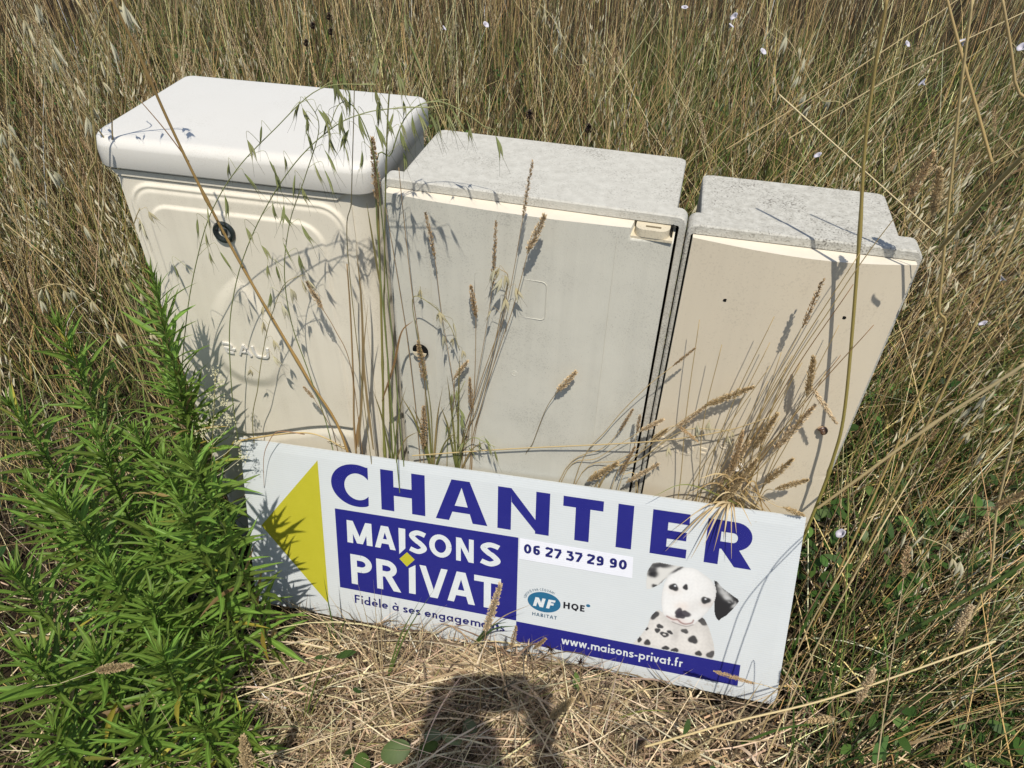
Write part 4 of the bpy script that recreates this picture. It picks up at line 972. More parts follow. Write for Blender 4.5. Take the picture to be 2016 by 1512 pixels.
STRAWC = (.52, .37, .16); TANC = (.44, .30, .13); GRN = (.15, .19, .05); OLIVE = (.26, .25, .075)
def near(y, v): return -.03 + (y + .03) * .60 if (v < 1020 and -.3 < y < -.03) else y      # stalks stand close to the doors
def pix(path):
    return [PY(u, v, near(y, v)) for (u, v, y) in path]
def grass_plant(name, label, path, r=(.0014, .0007), c=(TANC, TANC), spikes=(), oats=(), leaves=(), nodes=(), group=None, cat='grass stalk', drop=True, ngr=10):
    """one grass stalk. path runs from the foot up; spikes: (size index, length) at the tip or (index, length, at, direction)"""
    P = [np.asarray(p, float) for p in path]
    if drop:                                   # carry the stalk down to the soil
        b = P[0].copy(); d = (P[0] - P[1]); d /= np.linalg.norm(d) + 1e-9; h = b[2] - float(ground_h(b[0], b[1]))
        if h > .03:
            e = np.array([b[0] + d[0] * min(h, .1) * .6, min(max(b[1], -.085), -.055) if -.2 < b[1] < .0 else b[1], 0]); e[2] = float(ground_h(e[0], e[1])) - .01; P = [e] + P
    base = P[0]; root = empty(name, base, label, cat, group); root['kind'] = 'thing'
    pts = np.array(catmull(P, 7)) - base
    link('stem', curve_mesh('stem', pts, r[0], r[1], c[0], c[1], nodes), root)
    tip = pts[-1]; td = pts[-1] - pts[-4]; td /= np.linalg.norm(td)
    for s in spikes:
        idx, L = s[0], s[1]; at = tip if len(s) < 3 else np.array(s[2]) - base; d = td if len(s) < 4 else np.array(s[3]); d = d / np.linalg.norm(d)
        wd = s[4] if len(s) > 4 else 1.0; me, b_ = spike_proto(idx, L); k = L / b_
        piece(me, 'spike', root, at, d, (wd, wd, k))
    if oats:
        kinds, t0, cnt, spread = oats; mb = MB(); n = len(pts); placed = []
        for i in range(cnt):
            t = t0 + (1 - t0) * (i + random.random() * .6) / cnt; f = t * (n - 1); a = int(min(f, n - 2)); p = pts[a] + (pts[a + 1] - pts[a]) * (f - a)
            ln = random.uniform(.4, 1) * spread * (1.1 - .75 * (t - t0) / (1 - t0 + 1e-6)) + .008; az = random.uniform(0, 6.28)
            tg = pts[a + 1] - pts[a]; tg /= np.linalg.norm(tg) + 1e-9
            o1 = np.array([cos(az), sin(az) * .6 - .12, .25]) + tg * .9; o1 /= np.linalg.norm(o1)
            q = [p, p + o1 * ln * .55, p + o1 * ln * .9 + np.array([0, 0, -.10 * ln]), p + o1 * ln + np.array([0, 0, -.45 * ln])]
            V, F = tube(catmull(q, 3), .00042, .00028, 3); mb.add(V, F, tuple(np.array(c[1]) * .95)); placed.append((q[-1], o1))
        pm = mb.mesh('pedicels', M_STRAW, cols=True); link('pedicels', pm, root)['kind'] = 'stuff'
        for q, o1 in placed:
            me = random.choice(kinds); d = np.array([o1[0] * .35 + random.uniform(-.25, .25), o1[1] * .2 + random.uniform(-.15, .2), -1.0])
            piece(me, 'spikelet', root, q, d, random.uniform(.8, 1.15), up=False)
    for l in leaves:
        lp, wd, lc = l[0], l[1], l[2]; lp = [np.asarray(q, float) - base for q in lp]
        link('leaf', blade_mesh('leaf', lp, wd, lc, tip=l[3] if len(l) > 3 else None), root)
    return root
def spike_at(tip, base, y0, y1=None):
    """place and direction of a seed head seen from pixel base to pixel tip"""
    a = PY(base[0], base[1], near(y0, base[1])); b = PY(tip[0], tip[1], near(y0 if y1 is None else y1, tip[1])); return a, b - a, float(np.linalg.norm(b - a))
# ------------------------------------------------------------------ stalks out in the meadow: single plants, copied
def proto_stalk(kind, seed):
    r_ = np.random.default_rng(seed); H = .72; mb = MB(); bend = r_.uniform(.03, .10)
    pts = catmull([(0, 0, 0), (bend * .2, 0, H * .4), (bend * .6, .01, H * .75), (bend * 1.2, .015, H)], 4)
    c = np.array([(.48, .36, .18), (.42, .30, .15), (.56, .45, .26), (.30, .27, .10)][seed % 4]); V, F = tube(pts, .0015, .0007, 4); mb.add(V, F, tuple(c))
    if kind == 'oat':
        for i in range(15):
            t = .62 + .38 * i / 15; f = t * (len(pts) - 1); a = int(min(f, len(pts) - 2)); p = pts[a] + (pts[a + 1] - pts[a]) * (f - a)
            az = r_.uniform(0, 6.28); l = r_.uniform(.02, .055); e = p + np.array([cos(az) * l, sin(az) * l, .01 - l * .35]); V, F = tube([p, (p + e) / 2 + np.array([0, 0, .008]), e], .0004, .0003, 3); mb.add(V, F, tuple(c))
            V, F = lens_vf(r_.uniform(.024, .034), r_.uniform(.0050, .0070), sides=5, prof=(.05, .7, 1, .75, .05)); ro = np.array((Matrix.Rotation(r_.uniform(0, 6.28), 3, 'Z') @ Matrix.Rotation(pi + r_.uniform(-.45, .45), 3, 'X')))
            V = [ro @ np.array(v) + e for v in V]; k = r_.uniform(.8, 1.1); mb.add(V, F, (.66 * k, .60 * k, .41 * k))
    else:
        L = r_.uniform(.05, .10); V, F, C = spike_vf(L, r_.uniform(.0038, .0072), 130, seed, [TAN, BRN, PALE][seed % 3], 1.1, seed % 2 == 0)
        tp = np.array(pts[-1]); d = np.array(pts[-1]) - np.array(pts[-3]); q = np.array(align(d).to_matrix()); o = len(mb.v)
        mb.add([q @ np.array(v) + tp - d / np.linalg.norm(d) * .004 for v in V], F); mb.c[o:] = C
    return mb.mesh('wild_oat_stalk' if kind == 'oat' else 'spike_grass_stalk', M_SEED, cols=True)
def meadow_stalks():
    for kind, name, label, cat, group, N, seed in (
            ('oat', 'wild_oat_stalk', 'thin dry wild oat stalk with pale hanging husks out in the meadow', 'wild oat', 'dry wild oats standing out in the meadow', 210, 21),
            ('spike', 'spike_grass_stalk', 'thin dry grass stalk with a brown seed spike out in the meadow', 'grass stalk', 'dry spike grass standing out in the meadow', 180, 40)):
        protos = [proto_stalk(kind, seed + i) for i in range(7)]; r_ = np.random.default_rng(seed); made = 0; tries = 0
        while made < N and tries < 6000:
            tries += 1; zone = r_.random()
            if zone < (.50 if kind == 'oat' else .45): x, y = r_.uniform(-3.2, 2.9), r_.uniform(.40, 3.6)
            elif zone < (.66 if kind == 'oat' else .62): x, y = r_.uniform(-2.4, -.58), r_.uniform(-.35, 1.4)
            else: x, y = r_.uniform(.90, 2.3), r_.uniform(-.6, 1.3)
            if x > .8: az, th = r_.normal(.5, .5), abs(r_.normal(.62, .3))
            elif x < -.5 and y < 1.2: az, th = r_.normal(2.7, .7), abs(r_.normal(.45, .25))
            else: az, th = r_.uniform(0, 6.28), abs(r_.normal(.10, .14))
            sc = r_.uniform(.72, 1.12) * (.85 if y < .5 else 1.0); b = np.array([x, y, float(ground_h(x, y))]); d = np.array([sin(th) * cos(az), sin(th) * sin(az), cos(th)])
            line = np.array([[b + d * .72 * sc * k / 8 for k in range(9)]])
            if blocked(line, .03)[0] or not sees(line[:, 6], .0)[0]: continue
            if kind == 'oat' and y > 2.6 and r_.random() < .4: continue
            o = bpy.data.objects.new(name, protos[made % 7]); COL.objects.link(o); o.location = tuple(b); o.rotation_mode = 'QUATERNION'
            o.rotation_quaternion = align(d, r_.uniform(0, 6.28)); o.scale = (sc,) * 3; tag(o, label, cat, group, 'thing'); made += 1
meadow_stalks()

# ------------------------------------------------------------------ stalks in front of the cabinets and other single grasses
def front_grasses():
    G = grass_plant
    # the thick broken straw crossing the tall cabinet
    G('dry_reed', 'thick tan straw slanting across the tall cabinet door past its lock', pix([(683, 885, -.035), (600, 735, -.06), (480, 530, -.10), (395, 370, -.155), (330, 235, -.20), (268, 95, -.25), (214, -12, -.29)]), r=(.0030, .0018), c=((.46, .29, .10), (.50, .33, .13)), nodes=(.30, .55, .80))
    G('thin_stalk', 'thin reddish stalk leaning on the lid beside the thick slanting straw', pix([(372, 318, -.165), (322, 252, -.19), (275, 197, -.21)]), r=(.0010, .0006), c=((.30, .17, .08), (.33, .19, .09)), drop=False)
    # upright reed at the joint of the two big cabinets with a spike
    a, d, L = spike_at((733, 272), (744, 392), -.115, -.13)
    G('spike_reed', 'green and tan upright reed with a spike standing where tall and middle cabinets meet', pix([(757, 885, -.03), (754, 760, -.045), (750, 600, -.07), (746, 470, -.095), (744, 392, -.115)]), r=(.0030, .0016), c=((.22, .25, .06), (.38, .29, .11)), spikes=[(0, L, a, d, .95)], nodes=(.2, .45), leaves=[(pix([(752, 790, -.04), (775, 720, -.08), (790, 655, -.10), (813, 632, -.12)]), .006, (.34, .20, .09)), (pix([(748, 560, -.07), (735, 480, -.10), (722, 400, -.12)]), .004, (.33, .28, .12))])
    G('tall_thin_reed', 'tall thin green stem rising past the lid corner to the top edge', pix([(762, 690, -.05), (757, 540, -.09), (760, 330, -.15), (768, 165, -.19), (797, -12, -.23)]), r=(.0016, .0010), c=((.24, .25, .08), (.30, .29, .11)), nodes=(.35, .6), oats=(OATG, .62, 9, .035))
    G('tall_thin_reed', 'hair thin upright stem just left of the reed at the lid corner', pix([(690, 560, -.06), (692, 388, -.11), (697, 200, -.16), (700, -12, -.20)]), r=(.0010, .0006), c=((.30, .25, .12), (.34, .29, .15)))
    G('straw_bundle', 'brown bundle of dead blades standing right of the water drop door', pix([(700, 880, -.03), (696, 760, -.035), (690, 620, -.04), (683, 520, -.06)]), r=(.0026, .0012), c=((.36, .24, .11), (.40, .27, .13)), leaves=[(pix([(706, 880, -.03), (714, 740, -.045), (712, 600, -.06), (700, 480, -.08)]), .006, (.36, .26, .13)), (pix([(735, 885, -.03), (722, 780, -.04), (716, 700, -.05), (724, 600, -.06)]), .0055, (.40, .30, .16)), (pix([(700, 885, -.025), (706, 840, -.03), (712, 800, -.03)]), .010, (.42, .27, .12))])
    # wild oats over the tall cabinet
    wo = 'wild_oat'; gcat = 'wild oat'
    def oat(label, path, cnt, t0=.42, spread=.05, kinds=OATG, r=(.0012, .0006), c=((.20, .25, .08), (.32, .33, .14)), **k): return G(wo, label, pix(path), r=r, c=c, oats=(kinds, t0, int(cnt * 1.1), spread), cat=gcat, **k)
    oat('green wild oat arching from below the lettering up to the right over the lid', [(470, 872, -.05), (452, 690, -.08), (462, 570, -.10), (500, 455, -.13), (570, 335, -.17), (650, 255, -.20), (720, 222, -.22), (800, 212, -.235), (846, 212, -.24)], 20, .42, .055)
    oat('green wild oat curving left of the lock and over the front edge of the lid', [(352, 880, -.06), (356, 760, -.09), (368, 620, -.11), (388, 510, -.135), (415, 420, -.155), (465, 335, -.18), (540, 255, -.205), (630, 175, -.23), (740, 166, -.25)], 17, .40, .05)
    oat('dark green wild oat leaning left from the middle of the tall cabinet door', [(655, 884, -.04), (610, 740, -.06), (575, 640, -.085), (560, 540, -.11), (570, 440, -.135), (600, 350, -.16), (628, 250, -.19), (600, 190, -.21)], 14, .42, .05)
    oat('short wild oat with open pale husks near the foot of the drop', [(500, 868, -.05), (508, 760, -.07), (520, 680, -.08), (535, 620, -.09), (560, 560, -.10), (600, 540, -.10)], 9, .35, .035, OATC, c=((.30, .28, .11), (.40, .34, .18)))
    oat('wild oat with nodding green husks in front of the lid corner', [(770, 640, -.06), (752, 430, -.12), (735, 300, -.16), (700, 215, -.19), (668, 205, -.21), (645, 262, -.22)], 6, .45, .04)
    oat('wild oat bowing over the left end of the middle cabinet top', [(742, 440, -.10), (772, 300, -.12), (805, 222, -.12), (860, 200, -.10), (915, 222, -.08), (965, 258, -.07)], 7, .42, .03)
    # brown spikes over the tall cabinet door
    a, d, L = spike_at((605, 557), (634, 606), -.075)
    G('spike_grass', 'russet seed head leaning left over the water drop door', pix([(712, 880, -.03), (690, 720, -.05), (660, 650, -.065), (634, 606, -.075)]), r=(.0009, .0006), c=((.33, .20, .09), (.36, .22, .10)), spikes=[(1, L, a, d, .9)])
    a, d, L = spike_at((598, 762), (617, 783), -.05)
    G('spike_grass', 'tiny brown seed head low on the water drop door', pix([(664, 884, -.035), (645, 830, -.045), (617, 783, -.05)]), r=(.0007, .0005), c=((.33, .20, .09), (.36, .22, .10)), spikes=[(2, L, a, d, .8)])
    # the group in front of the middle cabinet
    def spk(label, tip, base, path, idx, y, wd=1.0, r=(.0009, .0006), c=((.36, .24, .11), (.38, .26, .13)), **k):
        a, d, L = spike_at(tip, base, y, y - .006); return G('spike_grass', label, pix(path + [(base[0], base[1], y)]), r=r, c=c, spikes=[(idx, L, a, d, wd)], **k)
    spk('golden spike on a slim stalk high on the grey door', (1072, 424), (1040, 494), [(926, 905, -.03), (950, 790, -.05), (985, 680, -.065), (1012, 600, -.075)], 1, -.085, 1.0)
    spk('small upright spike near the label frame on the grey door', (927, 563), (937, 622), [(928, 895, -.03), (932, 800, -.045), (936, 700, -.055)], 2, -.06, 1.0)
    spk('lone spike bending right in the middle of the grey door', (1134, 732), (1098, 770), [(1026, 935, -.03), (1050, 870, -.045), (1075, 805, -.055)], 1, -.058, .95, c=((.26, .20, .09), (.30, .22, .10)))
    spk('long brown spike beside the round keyhole', (823, 672), (836, 745), [(842, 895, -.03), (838, 820, -.045)], 2, -.058, 1.15)
    spk('brown spike standing low between stems below the keyhole', (834, 800), (833, 880), [(834, 900, -.03)], 2, -.05, 1.2)
    spk('short russet spike tilted right of the keyhole', (920, 712), (895, 744), [(880, 895, -.03), (890, 820, -.045)], 1, -.055, .8)
    spk('brown spike upright just left of the golden stalk foot', (925, 745), (928, 805), [(916, 905, -.03), (922, 860, -.04)], 2, -.05, .9)
    spk('thin upright wisp of a spike in the middle of the grey door', (977, 436), (970, 560), [(916, 903, -.03), (930, 800, -.05), (955, 660, -.065)], 3, -.075, 1.0, r=(.0008, .0005))
    spk('thin wisp reaching over the front edge of the middle cabinet', (1048, 318), (1030, 425), [(930, 903, -.03), (955, 770, -.06), (1000, 590, -.09)], 3, -.115, .9, r=(.0008, .0005))
    spk('faded wisp left on the grey door beside the reed', (838, 420), (856, 505), [(905, 900, -.03), (893, 760, -.05), (870, 620, -.065)], 3, -.075, 1.1, r=(.0008, .0005))
    for lab, p in (('bare brown stem from the collar top down past the keyhole', [(848, 895, -.03), (832, 720, -.05), (812, 580, -.07), (795, 430, -.09), (785, 330, -.105)]), ('bare dark stem left of the keyhole', [(826, 895, -.03), (806, 700, -.05), (785, 560, -.07), (758, 400, -.095)]), ('bare tan stem leaning right behind the label frame', [(905, 903, -.03), (940, 770, -.05), (985, 640, -.065), (1000, 560, -.07)])):
        G('bare_stem', lab, pix(p), r=(.0010, .0006), c=((.34, .22, .10), (.40, .28, .15)))
    oat('wild oat with pale husks sagging right of the keyhole', [(852, 896, -.03), (846, 790, -.05), (830, 700, -.06), (812, 590, -.08), (850, 600, -.09), (885, 640, -.09), (905, 690, -.085)], 7, .62, .02, OATC, c=((.28, .26, .10), (.34, .30, .14)))
    oat('wild oat with a few pale husks beside the label frame', [(910, 905, -.03), (940, 800, -.05), (968, 700, -.06), (990, 600, -.07), (1000, 545, -.08), (985, 530, -.085)], 7, .62, .02, OATC, c=((.34, .24, .11), (.40, .30, .16)))
    oat('green tuft of young oat above the sign below the grey door', [(880, 905, -.03), (885, 850, -.05), (895, 800, -.06), (915, 750, -.065)], 7, .3, .03)
    oat('low green oat nodding over the top edge of the sign', [(905, 905, -.035), (912, 880, -.05), (930, 862, -.065), (950, 868, -.075), (975, 880, -.08)], 6, .35, .012)
    # green blades at their feet
    for lab, b, tips in (('green grass tuft at the sign edge below the keyhole', (850, 902), [(790, 780), (812, 800), (872, 760), (900, 850), (835, 745)]), ('green grass tuft at the sign edge below the grey door', (900, 908), [(868, 800), (925, 830), (955, 870), (905, 700), (880, 740)]), ('grass tuft at the joint of the tall and middle cabinets', (770, 890), [(735, 770), (800, 760), (822, 850), (760, 640)])):
        base = PY(b[0], b[1], -.028); root = empty('grass_tuft', base, lab, 'grass tuft', rot=None)
        for k, (u, v) in enumerate(tips):
            m_ = PY((u * .5 + b[0] * .5), (v * .55 + b[1] * .45), -.04); t_ = PY(u, v, -.06 - .01 * (k % 3)); link('leaf', blade_mesh('leaf', [p - base for p in (base + np.array([0, 0, -.05]), m_, t_)], .0042, [GRN, (.22, .24, .07), (.40, .30, .14)][k % 3], tip=(.34, .26, .11)), root)
    G('fallen_straw', 'long pale straw lying level above the sign across the two doors', pix([(812, 897, -.045), (1000, 884, -.05), (1270, 870, -.06), (1420, 850, -.07), (1520, 820, -.075)]), r=(.0014, .0010), c=((.55, .42, .2), (.5, .38, .2)), drop=False)
    G('dead_leaf_blade', 'bent tan blade arching over the left part of the sign top', pix([(470, 868, -.055), (540, 856, -.06), (600, 852, -.065), (640, 862, -.065), (680, 885, -.05)]), r=(.0022, .0012), c=((.58, .42, .18), (.55, .42, .2)), drop=False)
    G('dead_leaf_blade', 'reddish drooping blade hanging over the sign left of the arrow', pix([(600, 855, -.062), (548, 850, -.085), (527, 875, -.10), (519, 905, -.11), (520, 960, -.12)]), r=(.0011, .0006), c=((.36, .20, .11), (.38, .22, .12)), drop=False)
    # ------- sheaf before the beige cabinet
    rs_ = random.Random(4)
    def sh(label, tip, base, path, idx, y, wd=1.0, c=((.46, .34, .15), (.56, .42, .21)), r=(.0010, .0006)):
        path = [(path[0][0] + rs_.uniform(-45, 70), path[0][1], path[0][2])] + path[1:]; return spk(label, tip, base, path, idx, y, wd * .86, r=r, c=c)
    sh('fat golden spike lying rightward low on the beige door', (1482, 762), (1392, 797), [(1185, 965, -.04), (1270, 885, -.05), (1340, 830, -.06)], 4, -.07, .92)
    sh('brown spike forming the lower half of the long golden ear', (1392, 798), (1335, 840), [(1210, 960, -.04), (1270, 900, -.05)], 1, -.065, .85)
    sh('thick upright golden spike at the right of the beige door', (1602, 704), (1590, 775), [(1420, 1000, -.04), (1490, 930, -.06), (1560, 850, -.075)], 4, -.085, 1.0)
    sh('pale drooping spike above the striped snail', (1646, 832), (1603, 770), [(1425, 1000, -.04), (1500, 900, -.06), (1575, 800, -.08), (1597, 772, -.088)], 1, -.09, .8, c=((.5, .38, .18), (.6, .47, .26)))
    sh('long spike leaning right over the middle of the beige door', (1603, 800), (1525, 885), [(1430, 1000, -.04), (1480, 940, -.06)], 1, -.075, 1.2)
    sh('bushy spike in the thick of the sheaf', (1490, 905), (1425, 985), [(1400, 1000, -.04)], 4, -.07, 1.0)
    sh('second bushy spike low in the sheaf', (1475, 870), (1415, 960), [(1392, 1000, -.04)], 1, -.06, 1.1)
    sh('golden ear rising from the middle of the sheaf', (1530, 815), (1487, 880), [(1408, 1000, -.04), (1450, 930, -.05)], 4, -.07, 1.0)
    sh('golden ear at the left flank of the sheaf', (1462, 850), (1440, 925), [(1400, 1000, -.04), (1420, 960, -.05)], 0, -.065, 1.1)
    sh('fluffy ear hidden low at the right flank of the sheaf', (1560, 905), (1508, 950), [(1430, 1000, -.04)], 4, -.075, 1.0)
    sh('pale drooping ear over the raised letters', (1372, 868), (1335, 838), [(1200, 965, -.04), (1260, 890, -.055), (1310, 845, -.065)], 0, -.065, .75, c=((.5, .38, .18), (.6, .47, .26)))
    sh('tan ear across the joint of the two right cabinets', (1305, 826), (1262, 848), [(1120, 945, -.035), (1180, 900, -.045)], 1, -.055, .95)
    sh('darker ear below the first at the joint', (1312, 846), (1284, 866), [(1160, 950, -.035), (1220, 905, -.045)], 4, -.052, .85)
    sh('slim ear at the left of the joint', (1246, 806), (1222, 846), [(1135, 945, -.035), (1190, 880, -.045)], 2, -.05, .8)
    sh('short upright ear on the black gap', (1260, 818), (1254, 850), [(1225, 960, -.035), (1242, 900, -.045)], 2, -.05, .9)
    sh('fluffy ear just above the sign at the joint', (1295, 914), (1236, 948), [(1190, 965, -.04)], 1, -.055, .95)
    sh('curved ear left of the joint above the sign', (1250, 880), (1222, 932), [(1205, 965, -.04)], 2, -.05, .9)
    sh('ears of straw close above the sign before the grey door', (1215, 912), (1160, 945), [(1130, 955, -.04)], 4, -.05, 1.1)
    sh('pale fluffy ear lying low at the right of the beige door', (1590, 945), (1530, 962), [(1440, 1000, -.05)], 4, -.08, .9)
    sh('small fluffy ear at the right top corner of the sign', (1582, 1014), (1545, 1000), [(1470, 1000, -.05)], 4, -.08, .9)
    sh('slim pale spike reaching up on the beige door', (1620, 553), (1582, 640), [(1405, 1000, -.04), (1445, 930, -.06), (1520, 760, -.085)], 3, -.10, 1.5)
    sh('small spike pointing right above the black gap', (1368, 686), (1328, 718), [(1105, 945, -.035), (1200, 840, -.055), (1270, 765, -.065)], 2, -.07, .7)
    sh('tall grey stalk crossing the cabinet corner with a brown ear', (1838, 300), (1790, 392), [(1425, 995, -.04), (1530, 780, -.08), (1640, 600, -.12), (1715, 490, -.145)], 0, -.17, 1.1)
    for k, (e, y) in enumerate((((1693, 498), -.12), ((1680, 560), -.11), ((1560, 700), -.09), ((1720, 640), -.10), ((1500, 830), -.07), ((1655, 700), -.09))):
        G('sheaf_stem', ('long bare stem', 'reddish bare stem', 'short bare stem', 'bare stem leaning far right', 'low bare stem', 'thin bare stem')[k] + ' in the sheaf before the beige door', pix([(1402 + 9 * k, 1003, -.04), ((1402 + 9 * k) * .45 + e[0] * .55 - 12, 1000 * .45 + e[1] * .55, -.04 + (y + .04) * .5), (e[0], e[1], y)]), r=(.0013, .0006), c=((.38, .27, .10), [(.44, .32, .14), (.30, .17, .08)][k % 2]))
    r_ = np.random.default_rng(9)
    for k in range(16):
        b0 = 1320 + r_.uniform(0, 180); e = (b0 + r_.uniform(25, 190), 1000 - r_.uniform(130, 380)); y = -.06 - r_.uniform(0, .035)
        G('sheaf_stem', 'bare tan stem among the many of the sheaf before the beige door', pix([(b0, 1003, -.045), (b0 * .5 + e[0] * .5 - r_.uniform(0, 14), 500 + e[1] * .5, -.03 + y * .5), (e[0], e[1], y)]), r=(.0011, .0006), c=((.40, .29, .11), (.46, .34, .16)), group='bare stems of the sheaf before the beige door')
    oat('wild oat with pale husks fallen across the raised letters', [(1180, 960, -.04), (1260, 905, -.055), (1340, 850, -.065), (1400, 845, -.07), (1440, 850, -.07)], 6, .5, .02, OATC, c=((.45, .34, .16), (.5, .4, .2)))
    # bearded heads hanging over the top edge of the sign at the right
    base = PY(1440, 990, -.045); root = empty('bearded_grass', base, 'fan of dry bearded straw hanging over the title of the sign', 'grass tuft', rot=None)
    for k, (u, v) in enumerate([(1345, 1060), (1360, 1100), (1385, 1075), (1330, 1040), (1405, 1085), (1425, 1060), (1440, 1100), (1450, 1050), (1375, 1040), (1480, 1035), (1310, 1085)]):
        m_ = PY(u * .4 + 1440 * .6, v * .35 + 985 * .65 - 12, -.075); t_ = PY(u, v, -.115); link('leaf', blade_mesh('leaf', [p - base for p in (base, m_, t_)], .0022 + .0012 * (k % 3), [(.58, .43, .22), (.46, .33, .16), (.64, .52, .32)][k % 3]), root)
    base = PY(1470, 985, -.035); root = empty('bearded_grass', base, 'tangle of dry blades heaped behind the right half of the sign top', 'grass tuft', rot=None)
    r_ = np.random.default_rng(5)
    for k in range(9):
        u = r_.normal(1485, 100); v = r_.normal(972, 22); m_ = PY(u * .5 + 735 + r_.normal(0, 20), v * .5 + 490 - 25, -.06); link('leaf', blade_mesh('leaf', [p - base for p in (base + np.array([r_.uniform(-.05, .05), 0, -.02]), m_, PY(u, v, -.075 - r_.uniform(0, .03)))], r_.uniform(.0016, .0038), [(.50, .36, .17), (.40, .27, .12), (.60, .47, .26), (.20, .22, .06)][k % 4]), root)
    # ------- tall straws at the right
    T = 'tall_straw'
    G(T, 'tall thick straw rising past the right edge of the beige cabinet', pix([(1600, 1015, -.058), (1640, 905, -.062), (1664, 800, -.066), (1690, 500, -.08), (1702, 300, -.095), (1722, 140, -.12), (1748, -12, -.15)]), r=(.0034, .0020), c=((.28, .26, .06), (.44, .32, .12)), nodes=(.25, .6))
    G(T, 'straight pale straw standing right of the cabinets', pix([(1828, 735, .0), (1848, 600, -.04), (1866, 420, -.08), (1890, 190, -.12), (1916, -12, -.15)]), r=(.0024, .0016), c=((.52, .38, .14), (.58, .45, .22)), nodes=(.4,))
    G(T, 'broken straw leaning left high at the right', pix([(1952, 318, .15), (1890, 95, .15), (1862, -12, .15)]), r=(.0026, .0018), c=((.50, .36, .15), (.48, .35, .16)), drop=False)
    G(T, 'straw at the right margin of the meadow', pix([(2014, 420, .1), (1998, 160, .08), (1972, -12, .06)]), r=(.0026, .0018), c=((.46, .34, .14), (.52, .39, .19)))
    G(T, 'pale straw lying down to the right behind the beige cabinet', pix([(1534, 186, .42), (1650, 290, .36), (1767, 394, .28), (1845, 462, .22)]), r=(.0015, .0012), c=((.62, .52, .30), (.60, .48, .26)), drop=False)
    G(T, 'long pale straw leaning up to the right behind the cabinets', pix([(1430, 294, .50), (1611, 184, .55), (1797, 62, .60), (1895, -8, .62)]), r=(.0013, .0009), c=((.46, .34, .16), (.54, .43, .23)), drop=False)
    G(T, 'second long pale straw leaning up to the right below the first', pix([(1553, 273, .48), (1782, 138, .52), (2020, 22, .55)]), r=(.0013, .0009), c=((.52, .41, .21), (.54, .44, .24)), drop=False)
    G(T, 'thick olive straw leaning in close from the right margin', pix([(1850, 490, -.12), (1935, 390, -.2), (2024, 296, -.26)]), r=(.0028, .0024), c=((.42, .32, .13), (.40, .31, .13)), drop=False)
    G(T, 'pale thick straw fallen from the right margin to the sign corner', pix([(1610, 1000, -.10), (1690, 942, -.12), (1832, 838, -.14), (1925, 778, -.16), (2024, 712, -.18)]), r=(.0026, .0024), c=((.58, .45, .22), (.62, .50, .27)), drop=False, nodes=(.5,))
    G(T, 'pale straw upright near the right margin', pix([(1932, 1180, -.1), (1963, 1004, -.14), (1990, 885, -.17), (2020, 755, -.2)]), r=(.0022, .0020), c=((.56, .44, .22), (.60, .48, .26)))
    G(T, 'tan straw slanting below the right corner of the sign', pix([(1505, 1500, -.42), (1560, 1370, -.36), (1640, 1210, -.32), (1735, 1040, -.28), (1800, 930, -.26)]), r=(.0015, .0010), c=((.52, .40, .20), (.56, .44, .23)), drop=False)
    G(T, 'second tan straw slanting at the right corner of the sign', pix([(1500, 1440, -.38), (1590, 1240, -.33), (1660, 1120, -.30), (1740, 980, -.27)]), r=(.0014, .0009), c=((.44, .32, .15), (.54, .42, .22)), drop=False)
    G(T, 'long level straw on the mat below the sign', pix([(1270, 1470, -.50), (1450, 1420, -.42), (1650, 1370, -.36), (1960, 1262, -.28)]), r=(.0020, .0016), c=((.58, .45, .22), (.64, .52, .28)), drop=False)
    G(T, 'green blade lying across the grass at the lower right', pix([(1760, 1265, -.2), (1830, 1220, -.2), (1930, 1165, -.2), (2022, 1105, -.2)]), r=(.0034, .0030), c=((.07, .12, .028), (.09, .14, .035)), drop=False)
    def gs(label, tip, base, path, idx, y, wd=1.0, **k): return spk(label, tip, base, path, idx, y, wd, **k)
    gs('plump tan ear standing right of the beige cabinet top', (1850, 332), (1838, 418), [(1800, 640, .0), (1822, 520, -.02)], 4, -.05, 1.0)
    gs('pale ear lying on the right margin', (2020, 968), (1960, 998), [(1800, 1010, -.1), (1880, 1000, -.12)], 4, -.15, 1.0)
    gs('pale ear pointing up at the lower right', (1720, 1320), (1690, 1380), [(1640, 1480, -.35), (1668, 1420, -.34)], 1, -.34, 1.0)
    gs('fluffy ear lying below the right corner of the sign', (1592, 1420), (1640, 1415), [(1720, 1340, -.34), (1690, 1375, -.34)], 4, -.36, 1.0)
    gs('fluffy ear at the right beyond the sign', (1912, 1195), (1885, 1240), [(1800, 1300, -.25), (1850, 1262, -.25)], 1, -.26, 1.1)
    gs('brown ear lying at the bottom right', (1870, 1462), (1835, 1480), [(1760, 1530, -.38), (1800, 1500, -.38)], 0, -.4, 1.0)
    gs('dry ear lying over the blue banner end', (1482, 1345), (1408, 1322), [(1600, 1300, -.30), (1540, 1352, -.29), (1500, 1348, -.285)], 0, -.285, .7, c=((.55, .42, .22), (.6, .47, .26)))
    gs('pale ear lying on the mat below the sign middle', (1128, 1376), (1086, 1412), [(1020, 1480, -.5), (1050, 1440, -.47)], 4, -.46, .9)
    gs('pale ear at the bottom edge of the mat', (1375, 1480), (1325, 1505), [(1260, 1530, -.52), (1290, 1520, -.5)], 4, -.5, 1.0)
    gs('large blurred tan ear at the bottom left of the mat', (478, 1452), (492, 1530), [(500, 1600, -.62)], 4, -.64, 1.15)
    gs('brown ear standing before the company lettering', (985, 1150), (957, 1240), [(945, 1330, -.40), (950, 1290, -.38)], 1, -.36, .95)
    gs('tiny ear standing before the left end of the banner', (1016, 1234), (1008, 1272), [(990, 1360, -.40), (1000, 1310, -.38)], 2, -.36, .8)
